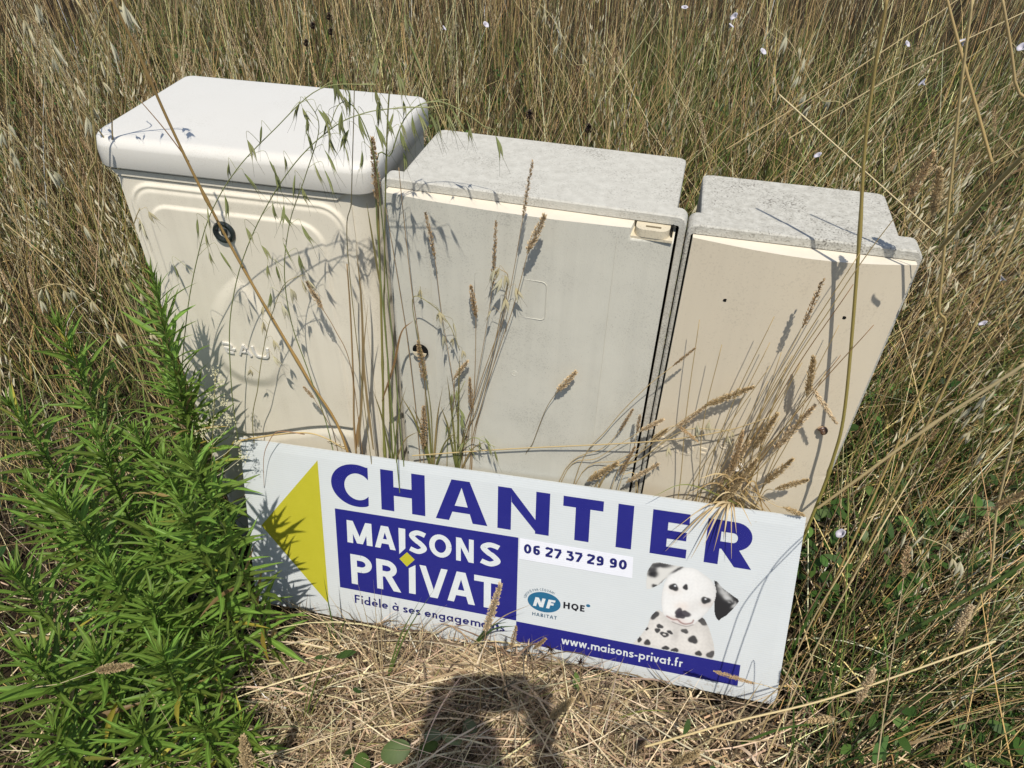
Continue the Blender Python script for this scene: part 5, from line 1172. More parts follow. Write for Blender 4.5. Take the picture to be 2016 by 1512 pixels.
    gs('small ear before the lower edge of the banner', (1074, 1258), (1052, 1276), [(1110, 1330, -.36), (1088, 1290, -.35)], 2, -.34, .9)
    gs('pale ear lying over the green weeds at the lower left', (258, 1310), (192, 1320), [(50, 1372, -.62), (120, 1345, -.62)], 4, -.62, .85, c=((.6, .5, .28), (.66, .56, .34)))
    # left: wild oats with big pale husks
    oat('tall wild oat with large cream husks at the upper left', [(196, 470, -.02), (190, 300, -.04), (175, 140, -.06), (205, 20, -.08), (240, -10, -.09)], 7, .45, .04, OATC, r=(.0020, .0012), c=((.42, .36, .14), (.52, .40, .18)))
    oat('wild oat with cream husks in the upper left corner', [(270, 420, .02), (160, 210, -.03), (95, 90, -.06), (45, -10, -.08)], 8, .40, .05, OATC, r=(.0016, .0009), c=((.46, .36, .16), (.52, .42, .22)))
    oat('wild oat at the left margin beside the lid', [(235, 560, -.02), (130, 420, -.06), (60, 310, -.09), (5, 240, -.11)], 9, .40, .05, OATC, r=(.0016, .0009), c=((.40, .34, .14), (.50, .40, .2)))
    oat('wild oat with pale husks hanging before the green weed tip', [(330, 760, -.05), (280, 640, -.08), (255, 540, -.10), (262, 450, -.12), (275, 410, -.13)], 9, .35, .045, OATC, r=(.0012, .0008), c=((.40, .34, .15), (.46, .37, .19)))
    oat('wild oat bowing left of the tall cabinet', [(300, 800, -.10), (235, 680, -.14), (180, 600, -.17), (120, 560, -.19), (60, 575, -.2)], 8, .45, .04, OATC, r=(.0013, .0008), c=((.46, .36, .16), (.5, .4, .2)))
    for k, p in enumerate(([(250, 760, -.02), (140, 590, -.06), (60, 480, -.08), (0, 400, -.1)], [(290, 690, .0), (210, 540, -.03), (170, 440, -.05), (130, 330, -.07)], [(360, 820, -.06), (240, 660, -.1), (130, 540, -.13), (10, 440, -.15)], [(275, 440, .02), (225, 300, .0), (216, 120, -.02), (150, 0, -.05)])):
        G('leaning_straw', ('lowest', 'middle', 'longest', 'uppermost, kinked')[k] + ' straw leaning left beside the tall cabinet', pix(p), r=(.0017, .0009), c=((.48, .35, .15), (.54, .41, .20)), nodes=(.5,))
    oat('wild oat with big cream husks low at the right', [(1690, 1180, -.1), (1740, 1110, -.14), (1790, 1060, -.16), (1850, 1070, -.17), (1890, 1100, -.17)], 7, .45, .03, OATC, c=((.46, .38, .18), (.5, .42, .22)))
    oat('wild oat beyond the right margin straw', [(1900, 950, -.05), (1930, 860, -.08), (1945, 790, -.1), (1990, 745, -.12)], 7, .4, .03, OATC, c=((.46, .38, .18), (.5, .42, .22)))
    oat('wild oat with white husks behind the middle and right cabinets', [(1660, 300, .62), (1610, 190, .64), (1560, 90, .66), (1525, 55, .68)], 9, .35, .035, OATC, c=((.46, .38, .18), (.5, .42, .22)))
    oat('wild oat with white husks behind the joint of the cabinets', [(1160, 220, .8), (1130, 120, .82), (1090, 40, .84), (1060, 5, .86)], 8, .4, .04, OATC, c=((.46, .38, .18), (.5, .42, .22)))
    # tuft in front of the sign
    for lab, b, z, blades in (
        ('tuft of dry and green blades before the motto on the sign', (752, 1345), .05, [((560, 1220), 0), ((690, 1165), 0), ((735, 1140), 1), ((752, 1135), 0), ((855, 1160), 2), ((830, 1175), 2), ((880, 1190), 0), ((905, 1210), 0), ((640, 1160), 1), ((700, 1130), 1)]),
        ('green grass bent at the lower edge of the sign by the arrow', (665, 1280), .03, [((630, 1205), 3), ((684, 1215), 3), ((636, 1130), 3), ((560, 1200), 0)]),
        ('two green blades before the end of the motto', (925, 1265), .09, [((1000, 1224), 3), ((1018, 1232), 3), ((1045, 1190), 0)]),
        ('tuft of tan blades on the mat left of its middle', (590, 1430), .02, [((640, 1260), 4), ((668, 1255), 2), ((700, 1290), 4), ((540, 1300), 0), ((560, 1380), 0)]),
        ('dry tuft on the mat below the banner', (1180, 1420), .1, [((1100, 1300), 0), ((1250, 1310), 1), ((1300, 1340), 0), ((1330, 1400), 4), ((1230, 1290), 1)]),
        ('tuft leaning right below the sign corner', (1420, 1470), .1, [((1560, 1330), 1), ((1600, 1380), 0), ((1500, 1340), 1), ((1640, 1420), 3), ((1380, 1350), 0)]),
        ('green and dry tuft at the bottom right', (1700, 1500), .1, [((1850, 1400), 3), ((1900, 1440), 0), ((1780, 1360), 1), ((1980, 1400), 0), ((1650, 1400), 3)])):
        base = PZ(b[0], b[1], z); root = empty('grass_tuft', base, lab, 'grass tuft', rot=None)
        for k, ((u, v), ci) in enumerate(blades):
            yt = min(base[1] + .02, -.255) + .012 * (k % 3) - .02; t_ = PY(u, v, yt); m_ = base * .5 + t_ * .5 + np.array([0, 0, .018])
            cc = [(.54, .40, .22), (.60, .47, .27), (.13, .19, .045), (.08, .145, .03), (.24, .26, .07)][ci]
            link('leaf', blade_mesh('leaf', [q - base for q in (base + np.array([0, 0, -.03]), m_, t_)], .0048 if ci in (2, 3) else .0030, cc, tip=tuple(x * 1.1 for x in cc), tw=.8), root)
front_grasses()

# ------------------------------------------------------------------ the green weeds at the left
def leaf_mesh(seed):
    r_ = np.random.default_rng(seed); rows = 9; V = []; C = []; wmax = r_.uniform(.040, .058); droop = r_.uniform(.10, .34); side = r_.uniform(-.06, .06)
    for k in range(rows):
        t = k / (rows - 1); w = wmax * (sin(pi * min(1, .06 + .94 * t ** .85)) ** .8) * (1 + (.16 if k % 2 else -.06) * (0 < k < rows - 2)); y = .10 * t - droop * t * t; x = side * sin(pi * t)
        g = np.array([.146, .234, .039]) * r_.uniform(.92, 1.08)
        V += [(x - w, y + .30 * w, t), (x - w * .5, y + .06 * w, t), (x, y - .12 * w, t), (x + w * .5, y + .06 * w, t), (x + w, y + .30 * w, t)]; C += [g * 1.0, g * .94, g * 1.5, g * .94, g * 1.0]
    F = [[5 * k + i, 5 * k + i + 1, 5 * k + i + 6, 5 * k + i + 5] for k in range(rows - 1) for i in range(4)]
    return mesh_np('leaf', V, F, M_LEAF, np.array(C), smooth=True)
LEAVES = [leaf_mesh(s) for s in range(6)]
def set_leaf(parent, loc, d, L, k, wid=1.0, name='leaf'):
    d = np.array(d, float); d /= np.linalg.norm(d); up = np.array([0, 0, 1.0]) - d * d[2]
    if np.linalg.norm(up) < .05: up = np.array([.3, -.8, 0])
    up /= np.linalg.norm(up); a = random.uniform(-.45, .45); x = np.cross(up, d); up2 = up * cos(a) + x * sin(a); x = np.cross(up2, d)
    o = bpy.data.objects.new(name, LEAVES[k % 6]); COL.objects.link(o); o.parent = parent; o.location = tuple(loc)
    M = Matrix(((x[0], up2[0], d[0]), (x[1], up2[1], d[1]), (x[2], up2[2], d[2]))); o.rotation_mode = 'QUATERNION'; o.rotation_quaternion = M.to_quaternion(); o.scale = (L * wid, L, L)
    return o
OLDLEAF = []
def weeds():
    for k in range(3):
        me = LEAVES[k].copy(); at = me.color_attributes['col']; n = len(me.vertices); cc = np.ones((n, 4), np.float32); cc[:, :3] = [(.42, .36, .06), (.34, .24, .10), (.28, .30, .06)][k]; at.data.foreach_set('color', cc.ravel()); OLDLEAF.append(me)
    spec = [  # u, v, y, leaf length, label
        (302, 545, -.13, .072, 'tallest narrow green weed standing against the tall cabinet'),
        (118, 640, -.17, .078, 'second tallest green weed with a budding tip left of the tallest one'),
        (350, 745, -.125, .085, 'green weed with long leaves pointing at the sign corner'),
        (22, 800, -.30, .082, 'green weed with a star of leaves at the left margin'),
        (262, 850, -.22, .075, 'green weed between the two tallest weeds'),
        (366, 886, -.34, .076, 'green weed beside the upper left corner of the sign'),
        (112, 985, -.42, .085, 'green weed with a broad bright crown near the left margin'),
        (300, 1040, -.38, .080, 'green weed with drooping leaves left of the arrow'),
        (320, 900, -.26, .072, 'slim green weed in the thick of the patch'),
        (190, 860, -.28, .075, 'green weed behind the broad bright crown'),
        (25, 1130, -.52, .080, 'green weed low at the left margin'),
        (215, 1120, -.45, .080, 'green weed in the middle of the patch'),
        (356, 985, -.39, .076, 'green weed whose shadow falls on the arrow'),
        (320, 1290, -.55, .078, 'bright rosette topped weed in front of the patch'),
        (412, 1262, -.47, .050, 'small weed leaning right below the sign corner'),
        (60, 1290, -.60, .085, 'large weed at the lower left margin'),
        (322, 1230, -.47, .070, 'low weed below the arrow weed'),
        (190, 1290, -.56, .075, 'low weed between the rosette and the left margin'),
        (470, 1425, -.54, .055, 'small weed at the lower edge beside the straw mat'),
        (270, 1430, -.62, .075, 'drooping weed at the lower edge of the patch'),
        (110, 1440, -.66, .075, 'weed at the lower left corner'),
        (400, 1430, -.58, .066, 'broad leaved low weed near the bottom'),
        (60, 960, -.38, .078, 'weed just above the broad bright crown at the margin'),
        (300, 1180, -.47, .075, 'weed behind the bright rosette')]
    for n_, (u, v, y, LL, lab) in enumerate(spec):
        top = PY(u, v, y); r_ = random.Random(100 + n_); lean = np.array([r_.uniform(-.06, .05), r_.uniform(-.04, .06)]); h = max(top[2], .12)
        bx, by = top[0] + lean[0] * h * 1.5, top[1] + lean[1] * h; by = min(by, -.20 if bx > -.40 else by); bz = float(ground_h(bx, by)); base = np.array([bx, by, bz])
        root = empty('green_weed', base, lab, 'weed')
        P = np.array(catmull([np.zeros(3), np.array([(top[0] - bx) * .15, (top[1] - by) * .15, (top[2] - bz) * .4]), np.array([(top[0] - bx) * .55, (top[1] - by) * .55, (top[2] - bz) * .75]), top - base], 6))
        link('stem', curve_mesh('stem', P, .0034, .0014, (.14, .15, .05), (.13, .20, .045), mat=M_GREEN), root)
        nl = int(38 + (top[2] - bz) * 112); ga = r_.uniform(0, 6)
        for i in range(nl):
            t = .10 + .90 * (i / (nl - 1)) ** .92; f = t * (len(P) - 1); a = int(min(f, len(P) - 2)); p = P[a] + (P[a + 1] - P[a]) * (f - a); ga += 2.399 + r_.uniform(-.25, .25)
            th = radians(80 - 44 * t - 18 * max(0, t - .86) / .14 + r_.uniform(-14, 14)); L = LL * (.62 + .62 * sin(pi * min(1, .25 + .60 * t))) * (1 - .50 * max(0, t - .88) / .12) * r_.uniform(.66, 1.30)
            d = np.array([sin(th) * cos(ga), sin(th) * sin(ga), cos(th)])
            # keep leaves out of the board and the doors
            e = base + p + d * L; 
            if blocked(np.array([[base + p, base + p + d * L * .5, e]]), .002)[0]: d[1] = -abs(d[1]) - .3; d /= np.linalg.norm(d); e = base + p + d * L
            if blocked(np.array([[base + p, base + p + d * L * .5, e]]), .002)[0]: continue
            lf = set_leaf(root, p, d, L, r_.randrange(6), r_.uniform(.66, 1.08))
            if r_.random() < (.10 if t < .55 else .012): lf.data = OLDLEAF[r_.randrange(3)]
        for i in range(9):
            th = radians(r_.uniform(4, 42)); ga += 2.399; L = LL * r_.uniform(.28, .52); set_leaf(root, P[-1] - np.array([0, 0, .004]), (sin(th) * cos(ga), sin(th) * sin(ga), cos(th)), L, r_.randrange(6), 1.1)
        if n_ == 1:
            mb = MB()
            for i in range(40):
                a = r_.uniform(0, 6.28); q = r_.uniform(0, .011); V, F = lens_vf(.005, .0034, sides=4, prof=(.2, 1, .8, .1)); mb.add([(x + cos(a) * q, y_ + sin(a) * q, z + .004 + r_.uniform(-.004, .006)) for x, y_, z in V], F, (.22, .30, .07))
            b_ = link('flower_buds', mb.mesh('flower_buds', M_GREEN, cols=True), root); b_.location = tuple(P[-1])
weeds()

# ------------------------------------------------------------------ small flowers, leaves and snails
def small_things():
    WHITE = flat('white_petal', (.50, .48, .53), .8); CRM = flat('cream_petal', (.50, .47, .30), .7); DKB = flat('dark_seed_head', (.035, .022, .018), .9, .1)
    # cream bedstraw beside the weeds
    base = np.array([-.395, -.215, float(ground_h(-.395, -.215))]); root = empty('bedstraw', base, 'cream flowering bedstraw between the weeds and the sign corner', 'wild flower')
    tip = PY(424, 728, -.13); stem = np.array(catmull([np.zeros(3), (tip - base) * np.array([.2, .3, .5]), tip - base], 8)); link('stem', curve_mesh('stem', stem, .0014, .0007, (.16, .18, .06), (.24, .22, .08)), root)
    r_ = random.Random(3)
    for (u, v, y, R) in ((424, 730, -.13, .013), (433, 752, -.13, .010), (418, 778, -.135, .012), (440, 790, -.13, .012), (412, 806, -.14, .015), (445, 822, -.13, .014), (430, 842, -.135, .012), (402, 838, -.15, .018), (392, 850, -.15, .016), (452, 832, -.125, .012), (470, 870, -.12, .010), (478, 900, -.12, .012)):
        c = PY(u, v, y) - base; mb = MB()
        k = int(np.argmin(((stem - c) ** 2).sum(1) + (stem[:, 2] > c[2]) * 1.0)); V, F = tube([stem[k], (stem[k] + c) / 2 + np.array([0, 0, -.004]), c], .0005, .0004, 3); mb.add([np.array(q) - c for q in V], F)
        for i in range(24):
            p = np.array([r_.gauss(0, R * .5), r_.gauss(0, R * .45), r_.gauss(0, R * .5)]); a0 = r_.uniform(0, 6); nrm = Vector((r_.uniform(-.5, .5), r_.uniform(-1, 0), r_.uniform(.2, 1))); q = align(nrm).to_matrix()
            for j in range(4):
                a = a0 + j * pi / 2; mb.add([p + np.array(q @ Vector((rr * cos(a + da), rr * sin(a + da), 0))) for rr, da in ((0, 0), (.0014, .5), (.0023, 0), (.0014, -.5))], [[0, 1, 2, 3]])
        o = link('flower_cluster', mb.mesh('flower_cluster', CRM), root); o.location = tuple(c)
    # white bindweed flowers out in the grass
    cup = MB(); n = 20
    R = [(.0018, -.016), (.003, -.010), (.008, -.003), (.0155, .0015), (.0165, .0005)]
    V = [(r * (1 + (.05 * cos(5 * 2 * pi * i / n) if r > .01 else 0)) * cos(2 * pi * i / n), r * (1 + (.05 * cos(5 * 2 * pi * i / n) if r > .01 else 0)) * sin(2 * pi * i / n), z) for r, z in R for i in range(n)]
    F = [[k * n + i, k * n + (i + 1) % n, (k + 1) * n + (i + 1) % n, (k + 1) * n + i] for k in range(len(R) - 1) for i in range(n)]
    cup.add(V, F); cm = cup.mesh('petal_cup', WHITE, smooth=True); V, F = tube([(0, 0, -.016), (.002, 0, -.03), (.004, .002, -.06)], .0012, .0010, 5); gm = mesh_np('stalk', V, F, M_GREEN, np.array([(.10, .15, .04)] * len(V)))
    spots = [(875, 55, 1.2, 0), (957, 48, 1.3, 0), (1445, 32, 1.2, 0), (1440, 50, 1.15, 0), (1503, 101, 1.0, 0), (1815, 162, .8, 0), (1610, 305, .42, 1), (1787, 86, 1.0, 0), (1895, 80, .9, 0), (1975, 548, .2, 1), (1935, 636, .12, 1), (1348, 14, 1.4, 0), (1655, 1050, -.12, 1), (2012, 92, .8, 0)]
    labs = ['white bindweed flower above the tall and middle cabinets, left of a pair', 'white bindweed flower above the middle cabinet', 'upper of two white flowers at the top right of centre', 'lower of two white flowers at the top right of centre', 'small white flower behind the beige cabinet', 'flat white flower in the meadow at the upper right', 'white flower close behind the beige cabinet back edge', 'white flower near the top right pale husks', 'white flower near the right top margin', 'white flower at the right margin, upper of two', 'white flower at the right margin, lower of two', 'white flower at the very top of the meadow', 'white flower beside the right corner of the sign', 'white flower in the top right corner']
    for (u, v, y, k), lab in zip(spots, labs):
        p = PY(u, v, y); root = empty('white_flower', p, lab, 'wild flower'); d = Vector((random.uniform(-1, 1), random.uniform(-.7, .3), random.uniform(.3, 1))); root.rotation_mode = 'QUATERNION'; root.rotation_quaternion = align(d)
        s = (.52 if k else .62) * random.uniform(.8, 1.2); root.scale = (s, s * random.uniform(.5, 1), s)
        for nm, me in (('petal_cup', cm), ('stalk', gm)):
            o = bpy.data.objects.new(nm, me); COL.objects.link(o); o.parent = root
    # dark knapweed heads
    V, F, C = spike_vf(.016, .0085, 90, 77, (.05, .03, .022), .9); hd = mesh_np('seed_head', V, F, M_SEED, np.array(C)); V, F = tube([(0, 0, .002), (.004, 0, -.12), (.0, .004, -.30)], .0012, .0016, 5); st = mesh_np('stem', V, F, M_STRAW, np.array([(.10, .07, .035)] * len(V)))
    for k, (u, v, y) in enumerate(((617, 58, .95), (652, 70, .9), (604, 92, .85), (1158, 262, .42), (1042, 235, .45), (648, 40, 1.0))):
        p = PY(u, v, y); root = empty('seed_head_stalk', p, 'dark brown round seed head on a thin stalk behind the cabinets', 'seed head', 'dark seed heads behind the cabinets')
        for nm, me in (('seed_head', hd), ('stem', st)):
            o = bpy.data.objects.new(nm, me); COL.objects.link(o); o.parent = root
    # snail shells on the beige door
    def snail(name, label, p, nrm, R, stripes, tilt):
        root = empty(name, p, label, 'snail shell'); V = []; C = []; turns = 3.4; N = 90; S = 12
        for i in range(N + 1):
            t = i / N; a = 2 * pi * turns * t; g = math.exp(1.05 * (t - 1) * 2.4); rad = R * .62 * g; tr = R * .46 * g; c = np.array([rad * cos(a), rad * sin(a), R * .62 * (1 - g)])
            for s in range(S):
                b = 2 * pi * s / S; V.append(c + tr * np.array([cos(b) * cos(a), cos(b) * sin(a), sin(b)])); f = (b / (2 * pi)) % 1
                C.append(((.075, .038, .024) if (.06 < f < .17 or .24 < f < .33 or .40 < f < .48 or f > .90) else (.50, .36, .22)) if stripes else (.70, .66, .60))
        F = [[i * S + s, i * S + (s + 1) % S, (i + 1) * S + (s + 1) % S, (i + 1) * S + s] for i in range(N) for s in range(S)] + [[N * S + s for s in range(S)]]
        m, t_, b_ = mat_new(name + '_gloss'); at = nd(t_, 'ShaderNodeAttribute', attribute_name='col'); t_.links.new(at.outputs['Color'], b_.inputs['Base Color']); b_.inputs['Roughness'].default_value = .3
        o = link('shell', mesh_np('shell', V, F, m, np.array(C), smooth=True), root); o.rotation_mode = 'QUATERNION'; o.rotation_quaternion = align(nrm, tilt)
    o3 = np.array([.5, -.0023, 1.0466]); R3 = rz(.0313)
    for nm, lab, (x, z), R_, stp, nr in (('striped_snail', 'brown striped snail stuck low on the beige door', (.289, -.345), .0102, True, (.25, -1, .25)), ('white_snail', 'white snail shell among the sheaf at the raised letters', (.167, -.452), .0135, False, (-.3, -1, .5))):
        y = -float(gas_door(np.array([x]), np.array([-.1]))[0]) - R_ * .55; snail(nm, lab, o3 + R3 @ np.array([x, y, z]), nr, R_, stp, .6)
    # round-leaved creeper at the bottom
    def rleaf(seed, col):
        r_ = np.random.default_rng(seed); V = [(0, 0, 0)]; C = [np.array(col) * 1.25]; n = 18
        for k in range(n + 1):
            a = -pi / 2 + 2 * pi * k / n; rr = 1 - .18 * abs(sin(a / 2 + pi / 4)) + (.12 if abs(a - pi / 2) < .2 else 0); V.append((rr * cos(a) * .82, -.10 * (rr * cos(a)) ** 2 - .05 * rr * sin(a) ** 2, .5 + rr * sin(a) * .58)); C.append(np.array(col) * r_.uniform(.9, 1.1))
        V.append((0, .03, .5)); C.append(np.array(col) * 1.2)
        F = [[len(V) - 1, k + 1, k + 2] for k in range(n)]
        return mesh_np('leaf', V, F, M_LEAF, np.array(C), smooth=True)
    gl = rleaf(1, (.085, .15, .03)); pl = rleaf(2, (.20, .24, .12)); base = PZ(860, 1500, .06); root = empty('creeper', base, 'round leaved creeper on the straw at the bottom of the photo', 'creeping plant')
    sp = np.array(catmull([PZ(690, 1530, .05), PZ(790, 1490, .12), PZ(860, 1468, .14), PZ(930, 1440, .14), PZ(980, 1420, .12)], 6)) - base
    link('runner', curve_mesh('runner', sp, .0013, .0009, (.30, .18, .09), (.22, .20, .07)), root)
    for (u, v, R_, me, az, el) in ((778, 1478, .040, gl, 2.2, .55), (712, 1505, .030, gl, 3.6, .5), (852, 1448, .024, pl, 1.9, .6), (842, 1470, .028, gl, 5.2, .4), (890, 1455, .028, pl, 4.6, .7), (925, 1435, .028, pl, .4, .6), (735, 1535, .03, gl, 5.5, .5)):
        c = PZ(u, v, .14) - base; d = np.array([cos(az) * cos(el), sin(az) * cos(el), .35]); d /= np.linalg.norm(d); n_ = np.array([0, -.25, 1.0]); n_ -= d * (n_ @ d); n_ /= np.linalg.norm(n_); x = np.cross(n_, d)
        o = bpy.data.objects.new('leaf', me); COL.objects.link(o); o.parent = root; o.location = tuple(c - d * R_ * .5); o.rotation_mode = 'QUATERNION'; o.rotation_quaternion = Matrix(((x[0], n_[0], d[0]), (x[1], n_[1], d[1]), (x[2], n_[2], d[2]))).to_quaternion(); o.scale = (R_,) * 3
    # dark star-shaped seed heads at the lower edge of the sign
    for lab, u, v, y in (('dark spiky seed head at the left end of the banner', 1084, 1277, -.29), ('dark star shaped seed head just below the sign edge', 1142, 1304, -.31)):
        p = PY(u, v, y); mb = MB(); r_ = random.Random(u)
        for i in range(16):
            d = np.array([r_.gauss(0, 1), r_.gauss(0, 1) - .5, r_.gauss(.5, .8)]); d /= np.linalg.norm(d); V, F = tube([np.zeros(3), d * .008, d * r_.uniform(.013, .021)], .0011, .0002, 4); mb.add(V, F)
        root = empty('spiky_seed_head', p, lab, 'seed head'); link('spines', mb.mesh('spines', DKB), root); V, F = tube([(0, 0, 0), (.006, -.004, -.05), (.01, -.01, -(p[2]) + .04)], .0010, .0012, 5); link('stem', mesh_np('stem', V, F, M_STRAW, np.array([(.25, .18, .09)] * len(V))), root)
    # yellow dead leaves and buds
    def yellow(label, p, L, wd, d): 
        root = empty('yellow_leaf', p, label, 'dead leaf'); me = mesh_np('blade', *leafgeo(L, wd), M_SEED, np.array([(.62, .42, .06)] * 27), smooth=True); o = link('blade', me, root); o.rotation_mode = 'QUATERNION'; o.rotation_quaternion = align(d, .5)
    def leafgeo(L, wd):
        V = []; 
        for k in range(9):
            t = k / 8; w_ = wd * sin(pi * (.05 + .93 * t)) ** .8; V += [(-w_, .2 * w_, L * t), (0, .1 * L * sin(pi * t), L * t), (w_, .2 * w_, L * t)]
        return V, [[3 * k + i, 3 * k + i + 1, 3 * k + i + 4, 3 * k + i + 3] for k in range(8) for i in (0, 1)]
    yellow('yellow curled leaf in the grass at the right', PZ(1885, 995, .12), .045, .007, (.5, .6, .4)); yellow('small yellow petal shaped leaf beside the right sign corner', PZ(1690, 1040, .14), .022, .004, (.1, -.3, -.8)); yellow('second yellow leaf left of the curled one', PZ(1850, 1000, .12), .024, .005, (.8, .2, .2)); yellow('orange yellow leaf in the shade left of the tall cabinet', PZ(205, 482, .25), .03, .006, (.8, 0, .3))
small_things()

# ------------------------------------------------------------------ the photographer (only the shadow reaches the picture)
def photographer():
    M_SKIN = plastic('skin', (.46, .29, .21), rough=.5, amount=.2, scale=20); M_SHIRT = plastic('blue_grey_shirt', (.10, .13, .19), rough=.9, amount=.4, scale=12, bump=.3, bscale=200); M_TROU = plastic('dark_trousers', (.05, .05, .06), rough=.9, amount=.4, scale=12); M_HAIR = plastic('brown_hair', (.06, .04, .025), rough=.6, amount=.5, scale=60); M_SHOE = plastic('brown_shoe', (.09, .06, .04), rough=.6)
    back = np.array([-fwd[0], -fwd[1], 0]); back /= np.linalg.norm(back); side = np.array([right[0], right[1], 0]); side /= np.linalg.norm(side); Z = np.array([0, 0, 1.0])
    feet = CAM * np.array([1, 1, 0]) + back * .45; gz = float(ground_h(feet[0], feet[1])); pass
    root = empty('person', (feet[0], feet[1], gz), 'person whose shadow falls on the straw, holding up a phone to take the picture', 'person')
    Lp = lambda s, b, z: np.array(feet) * np.array([1, 1, 0]) + side * s + back * b + Z * z - np.array([feet[0], feet[1], gz])
    toL = lambda p: np.asarray(p) - np.array([feet[0], feet[1], gz])
    ph_c = CAM + right * .040 - fwd * .012 - upv * .030
    def skin(name, verts, edges, radii, mat, rootv=0, sub=2):
        me = bpy.data.meshes.new(name); me.from_pydata([tuple(map(float, v)) for v in verts], edges, []); o = bpy.data.objects.new(name, me); COL.objects.link(o)
        o.modifiers.new('s', 'SKIN'); 
        for i, r in enumerate(radii): me.skin_vertices[0].data[i].radius = (r, r) if not isinstance(r, tuple) else r; me.skin_vertices[0].data[i].use_root = (i == rootv)
        m = o.modifiers.new('u', 'SUBSURF'); m.levels = sub; m.render_levels = sub
        dg = bpy.context.evaluated_depsgraph_get(); m2 = bpy.data.meshes.new_from_object(o.evaluated_get(dg)); bpy.data.objects.remove(o); m2.name = name
        m2.materials.clear(); m2.materials.append(mat); m2.polygons.foreach_set('use_smooth', np.ones(len(m2.polygons), bool)); return link(name, m2, root)
    hipz, shz, necz = .98, 1.50, 1.60
    grip = [toL(ph_c + right * s * .088 - fwd * .02 - upv * .03) for s in (-1, 1)]
    sh = [Lp(s * .19, -.02, shz) for s in (-1, 1)]; el = [Lp(s * .22, -.15, 1.24) for s in (-1, 1)]
    # one continuous body: pelvis, trunk, neck, arms and legs
    V = [Lp(0, 0, hipz), Lp(0, .01, 1.20), Lp(0, -.01, 1.40), Lp(0, -.05, 1.60), Lp(0, -.11, 1.65)]; E = [(0, 1), (1, 2), (2, 3), (3, 4)]; R = [(.16, .12), (.145, .105), (.16, .115), (.06, .06), (.055, .06)]
    for k, s in enumerate((-1, 1)):
        b = len(V); V += [sh[k], el[k], grip[k] + (el[k] - grip[k]) / np.linalg.norm(el[k] - grip[k]) * .06]; E += [(2, b), (b, b + 1), (b + 1, b + 2)]; R += [.062, .046, .028]
        b = len(V); V += [Lp(s * .10, 0, .90), Lp(s * .12, -.03, .50), Lp(s * .13, .02, .09), Lp(s * .15, -.14, .035)]; E += [(0, b), (b, b + 1), (b + 1, b + 2), (b + 2, b + 3)]; R += [.088, .062, .045, .036]
    body = skin('body', V, E, R, M_SHIRT)
    body.data.materials.append(M_TROU); body.data.materials.append(M_SHOE); body.data.materials.append(M_SKIN)
    for p in body.data.polygons:
        z = p.center[2]; c = np.array(p.center); hand = min(np.linalg.norm(c - g) for g in grip) < .24; p.material_index = 2 if z < .085 else 1 if z < .97 else 3 if (hand or z > 1.575) else 0
    # head looking down at the phone
    hc = Lp(0, -.17, 1.715); look = toL(ph_c) - hc; look /= np.linalg.norm(look); hx = side; hu = np.cross(hx, look); hu /= np.linalg.norm(hu)
    mb = MB(); n, m = 24, 18; Vh = []
    for i in range(m + 1):
        th = pi * i / m
        for j in range(n):
            a = 2 * pi * j / n; x, f, u = .078 * sin(th) * cos(a), .098 * sin(th) * sin(a), .118 * cos(th)
            if u < 0: x *= 1 - .32 * (-u / .118) ** 2; f *= 1 - .10 * (-u / .118)
            if f > 0:
                f += .022 * math.exp(-(x / .013) ** 2 - ((u + .012) / .026) ** 2) - .010 * math.exp(-((abs(x) - .032) / .016) ** 2 - ((u - .012) / .014) ** 2) + .006 * math.exp(-(x / .026) ** 2 - ((u + .052) / .008) ** 2)
            Vh.append(hc + hx * x + look * f + hu * u)
    Fh = [[i * n + j, i * n + (j + 1) % n, (i + 1) * n + (j + 1) % n, (i + 1) * n + j] for i in range(m) for j in range(n)]
    link('head', mesh_np('head', Vh, Fh, M_SKIN, smooth=True), root)
    Vr = [hc + (np.array(p) - hc) * 1.07 + hu * .006 - look * .006 for p in Vh[:n * 12]]; Fr = [f for f in Fh if max(f) < n * 12]
    Fr = [f for f in Fr if np.mean([np.dot(np.array(Vr[i]) - hc, look) for i in f]) < .035 or np.mean([np.dot(np.array(Vr[i]) - hc, hu) for i in f]) > .075]
    link('hair', mesh_np('hair', Vr, Fr, M_HAIR, smooth=True), root)
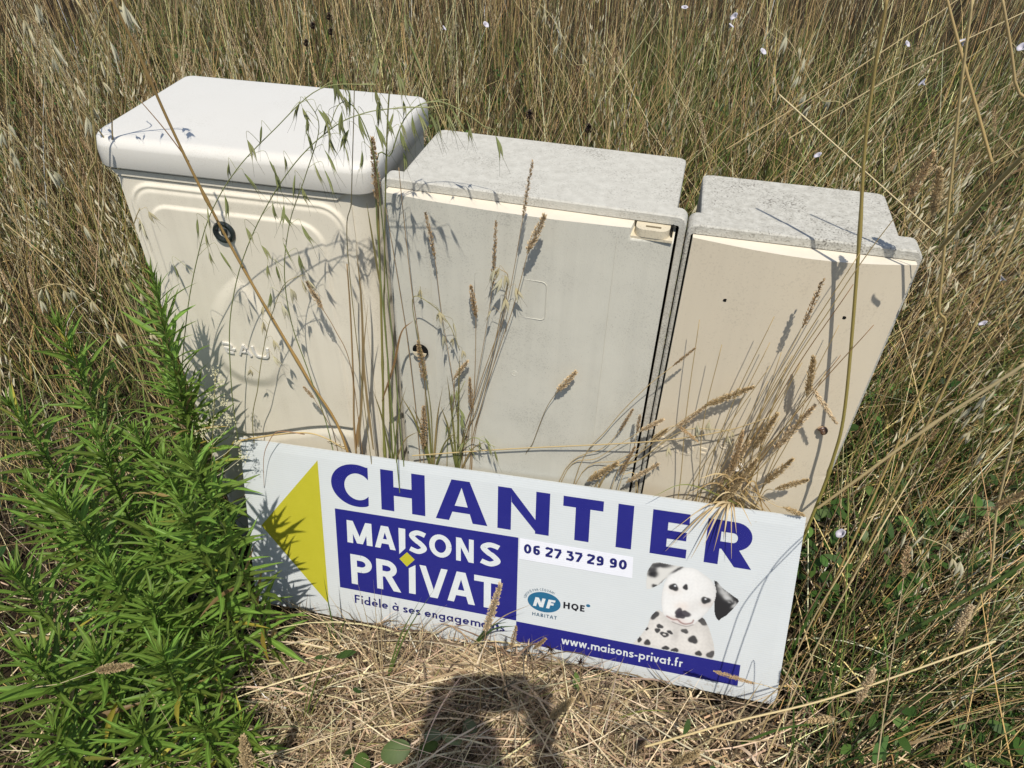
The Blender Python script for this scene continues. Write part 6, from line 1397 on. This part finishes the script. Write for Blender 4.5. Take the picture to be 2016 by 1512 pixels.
    for s in (-1, 1):
        V_, F_ = lens_vf(.058, .034, bend=.02, sides=8, th=.4); link('ear', mesh_np('ear', [hc + hx * (s * (.076 + .4 * v[0])) + look * (v[1] - .012) + hu * (v[2] - .030) for v in V_], F_, M_SKIN, smooth=True), root)
        V_, F_ = lens_vf(.020, .018, bend=0, sides=8, th=.6); link('eye', mesh_np('eye', [hc + hx * (s * .032 + v[2] - .010) + look * (.080 + v[1]) + hu * (.012 + v[0]) for v in V_], F_, flat('eye_white', (.6, .6, .58), .3), smooth=True), root)
    # hands: palm, four unequal bent fingers behind the phone edge and a thumb on its face
    for k, s in enumerate((-1, 1)):
        wr = grip[k] + (el[k] - grip[k]) / np.linalg.norm(el[k] - grip[k]) * .07; pc = grip[k] + right * s * .012
        V = [wr, (wr + pc) / 2, pc]; E = [(0, 1), (1, 2)]; R = [.026, (.036, .020), (.034, .016)]
        for q in range(4):
            b = len(V); o1 = pc + upv * (.034 - .021 * q) + right * s * .006; ln = (.9, 1.0, .94, .76)[q]
            V += [o1, o1 + fwd * .030 * ln + right * s * .008, o1 + fwd * .040 * ln - right * s * .018 * ln, o1 + fwd * .040 * ln - right * s * .040 * ln]; E += [(2, b), (b, b + 1), (b + 1, b + 2), (b + 2, b + 3)]; R += [.0105, .0098, .0088, .0078]
        b = len(V); V += [pc - fwd * .016 - upv * .012, pc - fwd * .022 + upv * .012 - right * s * .014, pc - fwd * .016 + upv * .030 - right * s * .030]; E += [(1, b), (b, b + 1), (b + 1, b + 2)]; R += [.013, .011, .009]
        skin('hand', V, E, R, M_SKIN, 1)
    # phone (a thing of its own, held in the hands)
    pr = rrect(-.080, .080, -.0375, .0375, .009, 4); V_, F_ = loft([[tuple(ph_c + right * x + upv * y - fwd * q) for x, y in pr] for q in (-.004, .004)], cap0=True, cap1=True)
    c0 = np.mean(V_, 0); tel = empty('phone', c0, 'dark phone held level in both hands of the person taking the picture', 'phone'); link('case', mesh_np('case', np.array(V_) - c0, F_, flat('phone_case', (.02, .02, .022), .4)), tel)
    scr = rrect(-.075, .075, -.034, .034, .006, 4); link('screen', mesh_np('screen', np.array([ph_c + right * x + upv * y - fwd * .0044 for x, y in scr]) - c0, [list(range(len(scr)))], flat('phone_screen', (.03, .03, .035), .15)), tel)
photographer()
